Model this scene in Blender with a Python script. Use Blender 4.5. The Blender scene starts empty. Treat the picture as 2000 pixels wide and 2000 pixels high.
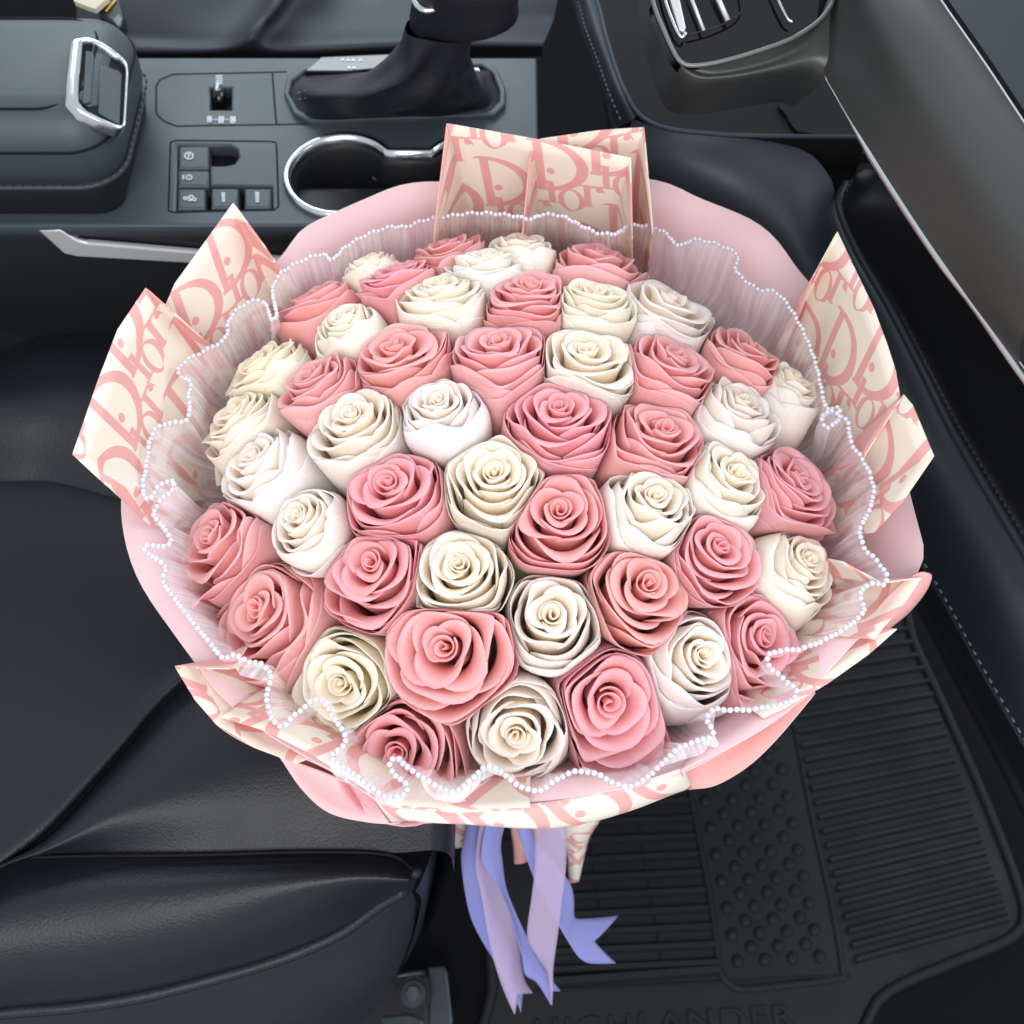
import bpy, bmesh, math, random
from mathutils import Vector, Matrix
from mathutils.bvhtree import BVHTree
R = math.radians
sc = bpy.context.scene
col = sc.collection

# ------------------------------------------------------------------ camera
PITCH, FOV, CAMZ = 60.0, 50.0, 1.14
cam_d = bpy.data.cameras.new('camera')
cam = bpy.data.objects.new('camera', cam_d); col.objects.link(cam)
cam.location = (0, 0, CAMZ)
cam.rotation_euler = (R(90 - PITCH), 0, 0)
cam_d.sensor_fit = 'HORIZONTAL'; cam_d.angle = R(FOV)
cam_d.clip_start = 0.02; cam_d.clip_end = 100
cam_d.dof.use_dof = True; cam_d.dof.focus_distance = 0.59; cam_d.dof.aperture_fstop = 11.0   # a phone lens: the far console is a touch soft
sc.camera = cam

# ------------------------------------------------------------------ light
w = bpy.data.worlds.new('World'); sc.world = w; w.use_nodes = True
bg = w.node_tree.nodes['Background']
bg.inputs['Color'].default_value = (0.90, 0.94, 1.0, 1); bg.inputs['Strength'].default_value = 0.74
def area(name, loc, target, sx, sy, power, color):
    l = bpy.data.lights.new(name, 'AREA'); l.shape = 'RECTANGLE'; l.size = sx; l.size_y = sy
    l.energy = power; l.color = color
    o = bpy.data.objects.new(name, l); col.objects.link(o); o.location = loc
    o.rotation_euler = (Vector(target) - Vector(loc)).to_track_quat('-Z', 'Y').to_euler()
    return o
area('door_opening_light', (-0.15, -1.15, 2.15), (0.0, 0.35, 0.55), 1.7, 1.2, 41, (1.0, 0.97, 0.95))
area('windscreen_light', (1.5, 0.7, 1.75), (0.1, 0.4, 0.55), 1.3, 0.8, 17, (0.88, 0.95, 1.0))
area('driver_window_light', (-0.35, 2.0, 1.45), (-0.1, 0.5, 0.55), 1.2, 0.5, 15, (0.82, 0.93, 1.0))
sc.view_settings.view_transform = 'Standard'; sc.view_settings.look = 'None'
sc.view_settings.exposure = 0.1; sc.view_settings.gamma = 1.0
sc.render.engine = 'CYCLES'
sc.cycles.use_denoising = True
sc.cycles.max_bounces = 12; sc.cycles.diffuse_bounces = 8; sc.cycles.transparent_max_bounces = 24
sc.cycles.caustics_reflective = False; sc.cycles.caustics_refractive = False

# ------------------------------------------------------------------ layout helpers
FPX = 1000 / math.tan(R(FOV / 2))
FW = Vector((0, math.cos(R(PITCH)), -math.sin(R(PITCH))))
UP = Vector((0, math.sin(R(PITCH)), math.cos(R(PITCH))))
CAM = Vector((0, 0, CAMZ))
def ray(px, py):
    return FW + Vector((1, 0, 0)) * ((px - 1000) / FPX) + UP * ((1000 - py) / FPX)
def P(px, py, z):                      # where the sight line meets the level z
    d = ray(px, py); return CAM + d * ((z - CAMZ) / d.z)
def PY(px, py, y):                     # ... the upright plane y
    d = ray(px, py); return CAM + d * (y / d.y)
def PD(px, py, depth):                 # ... at a depth in front of the lens
    return CAM + ray(px, py) * depth
def PL(px, py, q, n):                  # ... any plane
    d = ray(px, py); return CAM + d * ((Vector(q) - CAM).dot(n) / d.dot(n))
K = 2000 / 1932.0

def tag(o, label=None, cat=None, group=None, kind=None):
    if label: o['label'] = label
    if cat: o['category'] = cat
    if group: o['group'] = group
    if kind: o['kind'] = kind
    return o
def empty(name, loc=(0, 0, 0)):
    o = bpy.data.objects.new(name, None); col.objects.link(o); o.location = loc
    o.empty_display_size = 0.02
    return o
def link(name, me, mat=None, parent=None, smooth=True):
    o = bpy.data.objects.new(name, me); col.objects.link(o)
    if mat is not None and len(me.materials) == 0: me.materials.append(mat)
    if smooth:
        for p in me.polygons: p.use_smooth = True
    if parent is not None:
        o.parent = parent
        o.matrix_parent_inverse = Matrix.Translation(-parent.location)
    return o
def mesh(name, verts, faces, mat=None, parent=None, smooth=True):
    me = bpy.data.meshes.new(name); me.from_pydata([tuple(v) for v in verts], [], faces); me.update()
    return link(name, me, mat, parent, smooth)

def cr(pts, n, closed=False):          # Catmull-Rom through points, n samples
    pts = [Vector(p) for p in pts]; m = len(pts); out = []
    segs = m if closed else m - 1
    dense = []
    for i in range(segs):
        if closed: a, b, c, d = pts[(i - 1) % m], pts[i], pts[(i + 1) % m], pts[(i + 2) % m]
        else:
            b, c = pts[i], pts[i + 1]
            a = pts[i - 1] if i > 0 else b * 2 - c
            d = pts[i + 2] if i + 2 < m else c * 2 - b
        for k in range(16):
            t = k / 16
            dense.append(0.5 * ((2 * b) + (c - a) * t + (2 * a - 5 * b + 4 * c - d) * t * t + (3 * b - a - 3 * c + d) * t ** 3))
    dense.append(pts[0].copy() if closed else pts[-1].copy())
    return resample(dense, n, closed)
def resample(dense, n, closed=False):
    L = [0.0]
    for i in range(1, len(dense)): L.append(L[-1] + (dense[i] - dense[i - 1]).length)
    T = L[-1]; out = []; j = 0
    cnt = n if closed else n - 1
    for i in range(n):
        s = T * i / cnt
        while j < len(L) - 2 and L[j + 1] < s: j += 1
        f = (s - L[j]) / max(1e-9, L[j + 1] - L[j])
        out.append(dense[j].lerp(dense[j + 1], min(1, max(0, f))))
    return out
def plen(pts): return sum((pts[i + 1] - pts[i]).length for i in range(len(pts) - 1))

def grid_faces(nr, nc, wrap=False, base=0):
    f = []
    for i in range(nr - 1):
        for j in range(nc if wrap else nc - 1):
            a = base + i * nc + j; b = base + i * nc + (j + 1) % nc
            f.append((a, b, b + nc, a + nc))
    return f
def loft(name, rows, mat, parent=None, nc=60, sub=6, breaks=(), wrap=False, flip=False):
    """rows: lists of Vectors; smooth across rows except at break rows"""
    rs = [cr(r, nc, wrap) if len(r) > 2 else resample([Vector(r[0]), Vector(r[1])], nc) for r in rows]
    brk = sorted(set([0, len(rs) - 1] + list(breaks)))
    out = []
    for a, b in zip(brk[:-1], brk[1:]):
        seg = rs[a:b + 1]; n = (b - a) * sub + 1
        for k in range(n if b == brk[-1] else n - 1):
            t = k / sub; i = min(int(t), len(seg) - 2); f = t - i
            row = []
            for j in range(nc):
                p1, p2 = seg[i][j], seg[i + 1][j]
                p0 = seg[i - 1][j] if i > 0 else p1 * 2 - p2
                p3 = seg[i + 2][j] if i + 2 < len(seg) else p2 * 2 - p1
                row.append(0.5 * ((2 * p1) + (p2 - p0) * f + (2 * p0 - 5 * p1 + 4 * p2 - p3) * f * f + (3 * p1 - p0 - 3 * p2 + p3) * f ** 3))
            out.append(row)
    v = [p for r in out for p in r]
    fc = grid_faces(len(out), nc, wrap)
    if flip: fc = [tuple(reversed(q)) for q in fc]
    return mesh(name, v, fc, mat, parent)
def tube_geo(path, rad, sides=8, closed=False, flat=1.0, upv=Vector((0, 0, 1))):
    v = []; n = len(path)
    for i, p in enumerate(path):
        a = path[(i - 1) % n] if (closed or i > 0) else p
        b = path[(i + 1) % n] if (closed or i < n - 1) else p
        t = (b - a).normalized()
        s = t.cross(upv)
        s = s.normalized() if s.length > 1e-6 else Vector((1, 0, 0))
        u = s.cross(t).normalized()
        r = rad(i / (n - 1)) if callable(rad) else rad
        for k in range(sides):
            an = 2 * math.pi * k / sides
            v.append(p + s * (math.cos(an) * r) + u * (math.sin(an) * r * flat))
    f = []
    for i in range(n if closed else n - 1):
        for k in range(sides):
            a = i * sides + k; b = i * sides + (k + 1) % sides
            c = ((i + 1) % n) * sides + (k + 1) % sides; d = ((i + 1) % n) * sides + k
            f.append((a, d, c, b))
    if not closed:
        f.append(tuple(range(sides))); f.append(tuple(reversed(range((n - 1) * sides, n * sides))))
    return v, f
def tube(name, path, rad, mat, parent=None, sides=8, closed=False, flat=1.0, upv=Vector((0, 0, 1))):
    v, f = tube_geo([Vector(p) for p in path], rad, sides, closed, flat, upv)
    return mesh(name, v, f, mat, parent)
def dashes(name, path, mat, parent, length=0.0045, gap=0.0028, rad=0.0006):
    T = plen(path); n = max(2, int(T / (length + gap))); dense = resample(path, n * 4 + 1)
    V = []; F = []
    for i in range(n):
        v, f = tube_geo([dense[i * 4], dense[i * 4 + 1], dense[i * 4 + 2]], rad, 6)
        b = len(V); V += v; F += [tuple(x + b for x in q) for q in f]
    o = mesh(name, V, F, mat, parent); o['kind'] = 'stuff'
    return o
def plate(name, outlines, z, thick, mat, parent=None, bevel=0.0, frame=None):
    """flat plate with holes from closed outlines (first outer, rest holes), lying at z..z-thick; bevelled edges"""
    cu = bpy.data.curves.new(name, 'CURVE'); cu.dimensions = '2D'; cu.fill_mode = 'BOTH'
    cu.extrude = max(0.0, thick / 2 - bevel); cu.bevel_depth = bevel; cu.bevel_resolution = 2; cu.offset = -bevel
    for pts in outlines:
        s = cu.splines.new('POLY'); s.points.add(len(pts) - 1)
        for q, p in zip(s.points, pts): q.co = (p[0], p[1], 0, 1)
        s.use_cyclic_u = True
    tmp = bpy.data.objects.new('tmp', cu); col.objects.link(tmp)
    dg = bpy.context.evaluated_depsgraph_get(); dg.update()
    me = bpy.data.meshes.new_from_object(tmp.evaluated_get(dg))
    bpy.data.objects.remove(tmp); bpy.data.curves.remove(cu)
    me.name = name; me.materials.clear()
    M = frame if frame is not None else Matrix.Translation((0, 0, z - thick / 2))
    me.transform(M)
    o = link(name, me, mat, parent, smooth=False)
    return o
def rbox(name, size, loc, mat, parent=None, bevel=0.003, seg=3, rot=None):
    bm = bmesh.new(); bmesh.ops.create_cube(bm, size=1)
    bmesh.ops.scale(bm, vec=size, verts=bm.verts)
    if bevel > 0:
        bmesh.ops.bevel(bm, geom=bm.edges[:], offset=min(bevel, min(size) * 0.49), segments=seg, profile=0.5, affect='EDGES')
    M = Matrix.Translation(loc)
    if rot is not None: M = M @ rot.to_4x4()
    bm.transform(M)
    me = bpy.data.meshes.new(name); bm.to_mesh(me); bm.free()
    return link(name, me, mat, parent)
def oval(c, rx, ry, n=40, a0=0, a1=2 * math.pi):
    return [Vector((c[0] + rx * math.cos(a0 + (a1 - a0) * i / n), c[1] + ry * math.sin(a0 + (a1 - a0) * i / n), 0)) for i in range(n)]
def rrect(x0, y0, x1, y1, r, n=5):
    out = []
    for cx, cy, a in ((x1 - r, y1 - r, 0), (x0 + r, y1 - r, 90), (x0 + r, y0 + r, 180), (x1 - r, y0 + r, 270)):
        for k in range(n + 1):
            t = R(a + 90 * k / n); out.append(Vector((cx + r * math.cos(t), cy + r * math.sin(t), 0)))
    return out

# ------------------------------------------------------------------ materials
class X:
    """tiny expression wrapper round math nodes"""
    nt = None
    def __init__(s, v): s.v = v
    @staticmethod
    def op(o, *a, clamp=False):
        n = X.nt.nodes.new('ShaderNodeMath'); n.operation = o; n.use_clamp = clamp
        for i, q in enumerate(a):
            q = q.v if isinstance(q, X) else q
            if isinstance(q, (int, float)): n.inputs[i].default_value = q
            else: X.nt.links.new(q, n.inputs[i])
        return X(n.outputs[0])
    def __add__(s, o): return X.op('ADD', s, o)
    __radd__ = __add__
    def __sub__(s, o): return X.op('SUBTRACT', s, o)
    def __rsub__(s, o): return X.op('SUBTRACT', o, s)
    def __mul__(s, o): return X.op('MULTIPLY', s, o)
    __rmul__ = __mul__
    def __truediv__(s, o): return X.op('DIVIDE', s, o)
def xmin(*a):
    r = a[0]
    for q in a[1:]: r = X.op('MINIMUM', r, q)
    return r
def xmax(*a):
    r = a[0]
    for q in a[1:]: r = X.op('MAXIMUM', r, q)
    return r
def newmat(name):
    m = bpy.data.materials.new(name); m.use_nodes = True
    nt = m.node_tree; b = nt.nodes['Principled BSDF']
    return m, nt, b
def simple(name, color, rough=0.5, metal=0.0, spec=0.5, bump=None, mottle=0.0, coat=0.0):
    """bump = (scale, strength, distance, kind)"""
    m, nt, b = newmat(name)
    b.inputs['Base Color'].default_value = (*color, 1); b.inputs['Roughness'].default_value = rough
    b.inputs['Metallic'].default_value = metal; b.inputs['Specular IOR Level'].default_value = spec
    b.inputs['Coat Weight'].default_value = coat
    tc = nt.nodes.new('ShaderNodeTexCoord')
    if mottle:
        n = nt.nodes.new('ShaderNodeTexNoise'); n.inputs['Scale'].default_value = 14; n.inputs['Detail'].default_value = 6
        nt.links.new(tc.outputs['Object'], n.inputs['Vector'])
        mr = nt.nodes.new('ShaderNodeMapRange'); mr.inputs['From Min'].default_value = 0.3; mr.inputs['From Max'].default_value = 0.7
        mr.inputs['To Min'].default_value = rough - mottle; mr.inputs['To Max'].default_value = rough + mottle
        nt.links.new(n.outputs['Fac'], mr.inputs['Value']); nt.links.new(mr.outputs[0], b.inputs['Roughness'])
        mx = nt.nodes.new('ShaderNodeMix'); mx.data_type = 'RGBA'
        mx.inputs['A'].default_value = (*[c * (1 - mottle * 1.2) for c in color], 1); mx.inputs['B'].default_value = (*[c * (1 + mottle * 1.2) for c in color], 1)
        nt.links.new(n.outputs['Fac'], mx.inputs['Factor']); nt.links.new(mx.outputs['Result'], b.inputs['Base Color'])
    if bump:
        sca, st, di, kd = bump
        if kd == 'leather':
            n = nt.nodes.new('ShaderNodeTexVoronoi'); n.feature = 'SMOOTH_F1'; n.inputs['Scale'].default_value = sca; n.inputs['Randomness'].default_value = 0.95
            n.inputs['Smoothness'].default_value = 0.35
            out = n.outputs['Distance']
        else:
            n = nt.nodes.new('ShaderNodeTexNoise'); n.inputs['Scale'].default_value = sca; n.inputs['Detail'].default_value = 4
            out = n.outputs['Fac']
        nt.links.new(tc.outputs['Object'], n.inputs['Vector'])
        bp = nt.nodes.new('ShaderNodeBump'); bp.inputs['Strength'].default_value = st; bp.inputs['Distance'].default_value = di
        if kd == 'leather': bp.invert = True
        nt.links.new(out, bp.inputs['Height']); nt.links.new(bp.outputs['Normal'], b.inputs['Normal'])
    return m
M = {}
M['leather'] = simple('black_leather', (0.010, 0.0125, 0.017), 0.46, spec=0.30, bump=(560, 0.30, 0.0005, 'leather'), mottle=0.05)
M['soft'] = simple('soft_dash_skin', (0.017, 0.024, 0.032), 0.52, spec=0.34, bump=(900, 0.25, 0.0003, 'noise'), mottle=0.05)
M['plastic'] = simple('charcoal_plastic', (0.036, 0.051, 0.063), 0.5, spec=0.5, bump=(1500, 0.25, 0.0002, 'noise'), mottle=0.04)
M['black'] = simple('black_plastic', (0.008, 0.009, 0.011), 0.5, spec=0.35, bump=(900, 0.2, 0.0003, 'noise'))
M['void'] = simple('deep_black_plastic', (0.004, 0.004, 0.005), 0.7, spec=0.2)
M['gloss'] = simple('piano_black', (0.004, 0.004, 0.005), 0.06, spec=0.5, mottle=0.02)
M['chrome'] = simple('satin_chrome', (0.62, 0.66, 0.68), 0.22, metal=1.0, mottle=0.03)
M['satin'] = simple('satin_silver', (0.58, 0.60, 0.62), 0.42, metal=0.45, mottle=0.03)
M['beam'] = simple('grey_metallic_trim', (0.050, 0.058, 0.056), 0.44, metal=0.3, spec=0.5, bump=(2500, 0.12, 0.0002, 'noise'), mottle=0.05)
M['lip'] = simple('dark_satin_trim', (0.16, 0.18, 0.18), 0.4, metal=0.5, spec=0.4, mottle=0.04)
M['rubber'] = simple('black_rubber_mat', (0.0075, 0.009, 0.012), 0.68, spec=0.25, bump=(700, 0.3, 0.0004, 'noise'), mottle=0.10)
M['carpet'] = simple('black_carpet', (0.006, 0.0065, 0.008), 0.95, spec=0.1, bump=(900, 1.0, 0.0015, 'noise'))
M['thread'] = simple('grey_thread', (0.14, 0.16, 0.18), 0.7)
M['dark_thread'] = simple('dark_thread', (0.02, 0.024, 0.03), 0.7)
M['print'] = simple('pale_icon_print', (0.50, 0.56, 0.62), 0.5)
M['steel'] = simple('dark_steel', (0.05, 0.06, 0.07), 0.4, metal=0.6, mottle=0.06)
M['bolt'] = simple('bright_bolt', (0.40, 0.42, 0.45), 0.25, metal=1.0)
M['yellow'] = simple('yellow_print', (0.55, 0.32, 0.02), 0.6)
M['label_white'] = simple('white_sticker', (0.45, 0.42, 0.42), 0.6)
M['strap'] = simple('beige_webbing', (0.50, 0.46, 0.36), 0.8)
M['green'] = simple('leaf_green', (0.055, 0.095, 0.035), 0.5, mottle=0.1)
M['stem'] = simple('stem_green', (0.07, 0.12, 0.04), 0.55, mottle=0.1)

def petal_mat(name, inner, outer, lip, base, sat_in):
    m, nt, b = newmat(name)
    at = nt.nodes.new('ShaderNodeAttribute'); at.attribute_name = 'tone'
    sp = nt.nodes.new('ShaderNodeSeparateColor'); nt.links.new(at.outputs['Color'], sp.inputs['Color'])
    s, x = sp.outputs['Red'], sp.outputs['Green']
    def mix(f, a, c, blend='MIX'):
        n = nt.nodes.new('ShaderNodeMix'); n.data_type = 'RGBA'; n.blend_type = blend
        for k, q in (('Factor', f), ('A', a), ('B', c)):
            if isinstance(q, tuple): n.inputs[k].default_value = (*q, 1)
            elif isinstance(q, float): n.inputs[k].default_value = q
            else: nt.links.new(q, n.inputs[k])
        return n.outputs['Result']
    body = mix(x, inner, outer)
    r1 = nt.nodes.new('ShaderNodeMapRange'); r1.interpolation_type = 'SMOOTHSTEP'
    r1.inputs['From Min'].default_value = 0.10; r1.inputs['From Max'].default_value = 0.75
    nt.links.new(s, r1.inputs['Value'])
    body = mix(r1.outputs[0], base, body)
    r2 = nt.nodes.new('ShaderNodeMapRange'); r2.interpolation_type = 'SMOOTHSTEP'
    r2.inputs['From Min'].default_value = 0.86; r2.inputs['From Max'].default_value = 1.0; r2.inputs['To Max'].default_value = 0.75
    nt.links.new(s, r2.inputs['Value'])
    body = mix(r2.outputs[0], body, lip)
    # veins and soft blotches of the petal skin
    tc = nt.nodes.new('ShaderNodeUVMap')
    mp = nt.nodes.new('ShaderNodeMapping'); mp.inputs['Scale'].default_value = (26, 2.2, 1)
    nt.links.new(tc.outputs[0], mp.inputs['Vector'])
    nz = nt.nodes.new('ShaderNodeTexNoise'); nz.inputs['Scale'].default_value = 1.0; nz.inputs['Detail'].default_value = 5
    nt.links.new(mp.outputs[0], nz.inputs['Vector'])
    rv = nt.nodes.new('ShaderNodeMapRange'); rv.inputs['From Min'].default_value = 0.35; rv.inputs['From Max'].default_value = 0.65
    rv.inputs['To Min'].default_value = 0.975; rv.inputs['To Max'].default_value = 1.02
    nt.links.new(nz.outputs['Fac'], rv.inputs['Value'])
    body = mix(1.0, body, rv.outputs[0], 'MULTIPLY')
    oi = nt.nodes.new('ShaderNodeObjectInfo')
    body = mix(1.0, body, oi.outputs['Color'], 'MULTIPLY')
    nt.links.new(body, b.inputs['Base Color'])
    b.inputs['Roughness'].default_value = 0.62; b.inputs['Specular IOR Level'].default_value = 0.25
    b.inputs['Sheen Weight'].default_value = 0.15; b.inputs['Sheen Roughness'].default_value = 0.5
    bp = nt.nodes.new('ShaderNodeBump'); bp.inputs['Strength'].default_value = 0.04; bp.inputs['Distance'].default_value = 0.001
    nt.links.new(nz.outputs['Fac'], bp.inputs['Height']); nt.links.new(bp.outputs[0], b.inputs['Normal'])
    tr = nt.nodes.new('ShaderNodeBsdfTranslucent'); nt.links.new(body, tr.inputs['Color'])
    ms = nt.nodes.new('ShaderNodeMixShader'); ms.inputs[0].default_value = 0.46
    nt.links.new(b.outputs[0], ms.inputs[1]); nt.links.new(tr.outputs[0], ms.inputs[2])
    nt.links.new(ms.outputs[0], nt.nodes['Material Output'].inputs['Surface'])
    return m
M['pink_petal'] = petal_mat('pink_rose_petal', (0.925, 0.43, 0.41), (0.93, 0.57, 0.56), (0.94, 0.65, 0.68), (0.92, 0.57, 0.545), 1)
M['white_petal'] = petal_mat('white_rose_petal', (0.975, 0.885, 0.73), (0.96, 0.945, 0.91), (0.96, 0.96, 0.945), (0.955, 0.895, 0.84), 1)

def paper(name, color, rough=0.55):
    m, nt, b = newmat(name)
    b.inputs['Base Color'].default_value = (*color, 1); b.inputs['Roughness'].default_value = rough
    b.inputs['Specular IOR Level'].default_value = 0.35
    tr = nt.nodes.new('ShaderNodeBsdfTranslucent'); tr.inputs['Color'].default_value = (*color, 1)
    ms = nt.nodes.new('ShaderNodeMixShader'); ms.inputs[0].default_value = 0.15
    nt.links.new(b.outputs[0], ms.inputs[1]); nt.links.new(tr.outputs[0], ms.inputs[2])
    nt.links.new(ms.outputs[0], nt.nodes['Material Output'].inputs['Surface'])
    return m, nt, b, tr
M['pink_paper'] = paper('pink_matte_paper', (0.82, 0.60, 0.63))[0]
M['rose_paper'] = paper('rose_paper_back', (0.78, 0.42, 0.40))[0]

# printed paper: the repeating word in serif letters, from the sheet's own metric UV
def printed_paper():
    m, nt, b, tr = paper('printed_cream_paper', (0.87, 0.82, 0.71))
    X.nt = nt
    uv = nt.nodes.new('ShaderNodeUVMap'); sp = nt.nodes.new('ShaderNodeSeparateXYZ')
    nt.links.new(uv.outputs[0], sp.inputs[0])
    H = 0.045
    x = X(sp.outputs[0]) / H; y = X(sp.outputs[1]) / H
    # lattice a=(.82,.44) c=(.2,-1.56)
    mm = x * 1.141 + y * 0.146
    nn = x * 0.322 - y * 0.600 + 0.60
    fm = X.op('FRACT', mm); fn = X.op('FRACT', nn) - 0.60
    def word(fm):
        lx = fm * 0.82 + fn * 0.2; ly = fm * 0.44 - fn * 1.56
        def ell(cx, cy, rx, ry):
            dx = (lx - cx) / rx; dy = (ly - cy) / ry
            return 1.0 - (dx * dx + dy * dy)
        def box(cx, cy, hx, hy):
            return xmin(hx - X.op('ABSOLUTE', lx - cx), hy - X.op('ABSOLUTE', ly - cy))
        D = xmax(box(0.09, 0.5, 0.066, 0.5), box(0.06, 0.975, 0.16, 0.026), box(0.06, 0.025, 0.16, 0.026),
                 xmin(ell(0.14, 0.5, 0.65, 0.5), 0.0 - ell(0.08, 0.5, 0.54, 0.435), lx - 0.1))
        i = xmax(box(0.215, -0.03, 0.05, 0.225), box(0.215, -0.24, 0.11, 0.019), box(0.165, 0.18, 0.07, 0.018), ell(0.24, 0.40, 0.062, 0.062))
        o = xmin(ell(0.50, -0.16, 0.20, 0.245), 0.0 - ell(0.50, -0.16, 0.112, 0.212))
        r = xmax(box(0.745, -0.02, 0.05, 0.225), box(0.745, -0.23, 0.11, 0.019), box(0.70, 0.19, 0.07, 0.018), ell(0.93, 0.13, 0.058, 0.052),
                 xmin(ell(0.86, 0.05, 0.15, 0.16), 0.0 - ell(0.87, 0.02, 0.13, 0.15), ly - 0.06))
        return xmax(D, i, o, r)
    f = xmax(word(fm), word(fm + 1.0))
    mask = X.op('GREATER_THAN', f, 0.0)
    mx = nt.nodes.new('ShaderNodeMix'); mx.data_type = 'RGBA'
    mx.inputs['A'].default_value = (0.87, 0.82, 0.71, 1); mx.inputs['B'].default_value = (0.80, 0.42, 0.40, 1)
    nt.links.new(mask.v, mx.inputs['Factor'])
    nt.links.new(mx.outputs['Result'], b.inputs['Base Color']); nt.links.new(mx.outputs['Result'], tr.inputs['Color'])
    return m
M['printed'] = printed_paper()

def tulle_mat():
    m, nt, b = newmat('white_tulle')
    X.nt = nt
    uv = nt.nodes.new('ShaderNodeUVMap')
    mp = nt.nodes.new('ShaderNodeMapping'); mp.inputs['Scale'].default_value = (420, 6, 1)
    nt.links.new(uv.outputs[0], mp.inputs[0])
    nz = nt.nodes.new('ShaderNodeTexNoise'); nz.inputs['Scale'].default_value = 1; nz.inputs['Detail'].default_value = 3
    nt.links.new(mp.outputs[0], nz.inputs['Vector'])
    mr = nt.nodes.new('ShaderNodeMapRange'); mr.inputs['From Min'].default_value = 0.42; mr.inputs['From Max'].default_value = 0.72
    mr.inputs['To Min'].default_value = 0.32; mr.inputs['To Max'].default_value = 0.66
    nt.links.new(nz.outputs['Fac'], mr.inputs['Value'])
    b.inputs['Base Color'].default_value = (0.95, 0.93, 0.97, 1); b.inputs['Roughness'].default_value = 0.6
    tl = nt.nodes.new('ShaderNodeBsdfTranslucent'); tl.inputs['Color'].default_value = (0.95, 0.93, 0.97, 1)
    a = nt.nodes.new('ShaderNodeMixShader'); a.inputs[0].default_value = 0.12
    nt.links.new(b.outputs[0], a.inputs[1]); nt.links.new(tl.outputs[0], a.inputs[2])
    tp = nt.nodes.new('ShaderNodeBsdfTransparent'); ms = nt.nodes.new('ShaderNodeMixShader')
    nt.links.new(mr.outputs[0], ms.inputs[0]); nt.links.new(tp.outputs[0], ms.inputs[1]); nt.links.new(a.outputs[0], ms.inputs[2])
    nt.links.new(ms.outputs[0], nt.nodes['Material Output'].inputs['Surface'])
    return m
M['tulle'] = tulle_mat()
def pearl_mat():
    m, nt, b = newmat('white_pearl')
    b.inputs['Base Color'].default_value = (0.60, 0.60, 0.67, 1); b.inputs['Roughness'].default_value = 0.18
    b.inputs['Coat Weight'].default_value = 0.6; b.inputs['Coat Roughness'].default_value = 0.12
    b.inputs['Subsurface Weight'].default_value = 0.0; b.inputs['Sheen Weight'].default_value = 0.2
    return m
M['pearl'] = pearl_mat()
def ribbon_mat(name, color, alpha, rough, aniso=0.0):
    m, nt, b = newmat(name)
    b.inputs['Base Color'].default_value = (*color, 1); b.inputs['Roughness'].default_value = rough
    b.inputs['Sheen Weight'].default_value = 0.4
    tl = nt.nodes.new('ShaderNodeBsdfTranslucent'); tl.inputs['Color'].default_value = (*color, 1)
    a = nt.nodes.new('ShaderNodeMixShader'); a.inputs[0].default_value = 0.3
    nt.links.new(b.outputs[0], a.inputs[1]); nt.links.new(tl.outputs[0], a.inputs[2])
    uv = nt.nodes.new('ShaderNodeUVMap'); mp = nt.nodes.new('ShaderNodeMapping'); mp.inputs['Scale'].default_value = (60, 900, 1)
    nt.links.new(uv.outputs[0], mp.inputs[0])
    nz = nt.nodes.new('ShaderNodeTexNoise'); nz.inputs['Scale'].default_value = 1; nz.inputs['Detail'].default_value = 2
    nt.links.new(mp.outputs[0], nz.inputs['Vector'])
    bp = nt.nodes.new('ShaderNodeBump'); bp.inputs['Strength'].default_value = 0.15; bp.inputs['Distance'].default_value = 0.0005
    nt.links.new(nz.outputs['Fac'], bp.inputs['Height']); nt.links.new(bp.outputs[0], b.inputs['Normal'])
    out = a
    if alpha < 1:
        tp = nt.nodes.new('ShaderNodeBsdfTransparent'); ms = nt.nodes.new('ShaderNodeMixShader')
        ms.inputs[0].default_value = alpha
        nt.links.new(tp.outputs[0], ms.inputs[1]); nt.links.new(a.outputs[0], ms.inputs[2]); out = ms
    nt.links.new(out.outputs[0], nt.nodes['Material Output'].inputs['Surface'])
    return m
M['satin_ribbon'] = ribbon_mat('periwinkle_satin', (0.33, 0.35, 0.74), 0.88, 0.38)
M['organza'] = ribbon_mat('lilac_organza', (0.66, 0.54, 0.76), 0.55, 0.4)
M['organza_edge'] = simple('organza_selvedge', (0.62, 0.45, 0.55), 0.5)
# =================================================================== CAR INTERIOR
def slab(name, pts, vec, mat, parent=None, bevel=0.0, seg=2):
    """closed outline (points on one plane) pushed along vec"""
    bm = bmesh.new(); vec = Vector(vec)
    top = [bm.verts.new(Vector(p)) for p in pts]; bot = [bm.verts.new(Vector(p) - vec) for p in pts]
    n = len(pts); bm.faces.new(top); bm.faces.new(list(reversed(bot)))
    for i in range(n): bm.faces.new((top[i], bot[i], bot[(i + 1) % n], top[(i + 1) % n]))
    bmesh.ops.recalc_face_normals(bm, faces=bm.faces)
    if bevel:
        te = [e for e in bm.edges if e.verts[0] in top and e.verts[1] in top]
        bmesh.ops.bevel(bm, geom=te, offset=bevel, segments=seg, profile=0.5, affect='EDGES', clamp_overlap=True)
    me = bpy.data.meshes.new(name); bm.to_mesh(me); bm.free()
    o = link(name, me, mat, parent, smooth=False)
    for p in me.polygons: p.use_smooth = p.area < 2e-5
    return o
def zs(z, pts): return [P(x, y, z) for x, y in pts]

# ---- floor
fl = mesh('floor', [(-1.6, -0.6, -0.012), (1.3, -0.6, -0.012), (1.3, 2.4, -0.012), (-1.6, 2.4, -0.012)], [(0, 1, 2, 3)], M['carpet'])
tag(fl, kind='structure')

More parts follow.
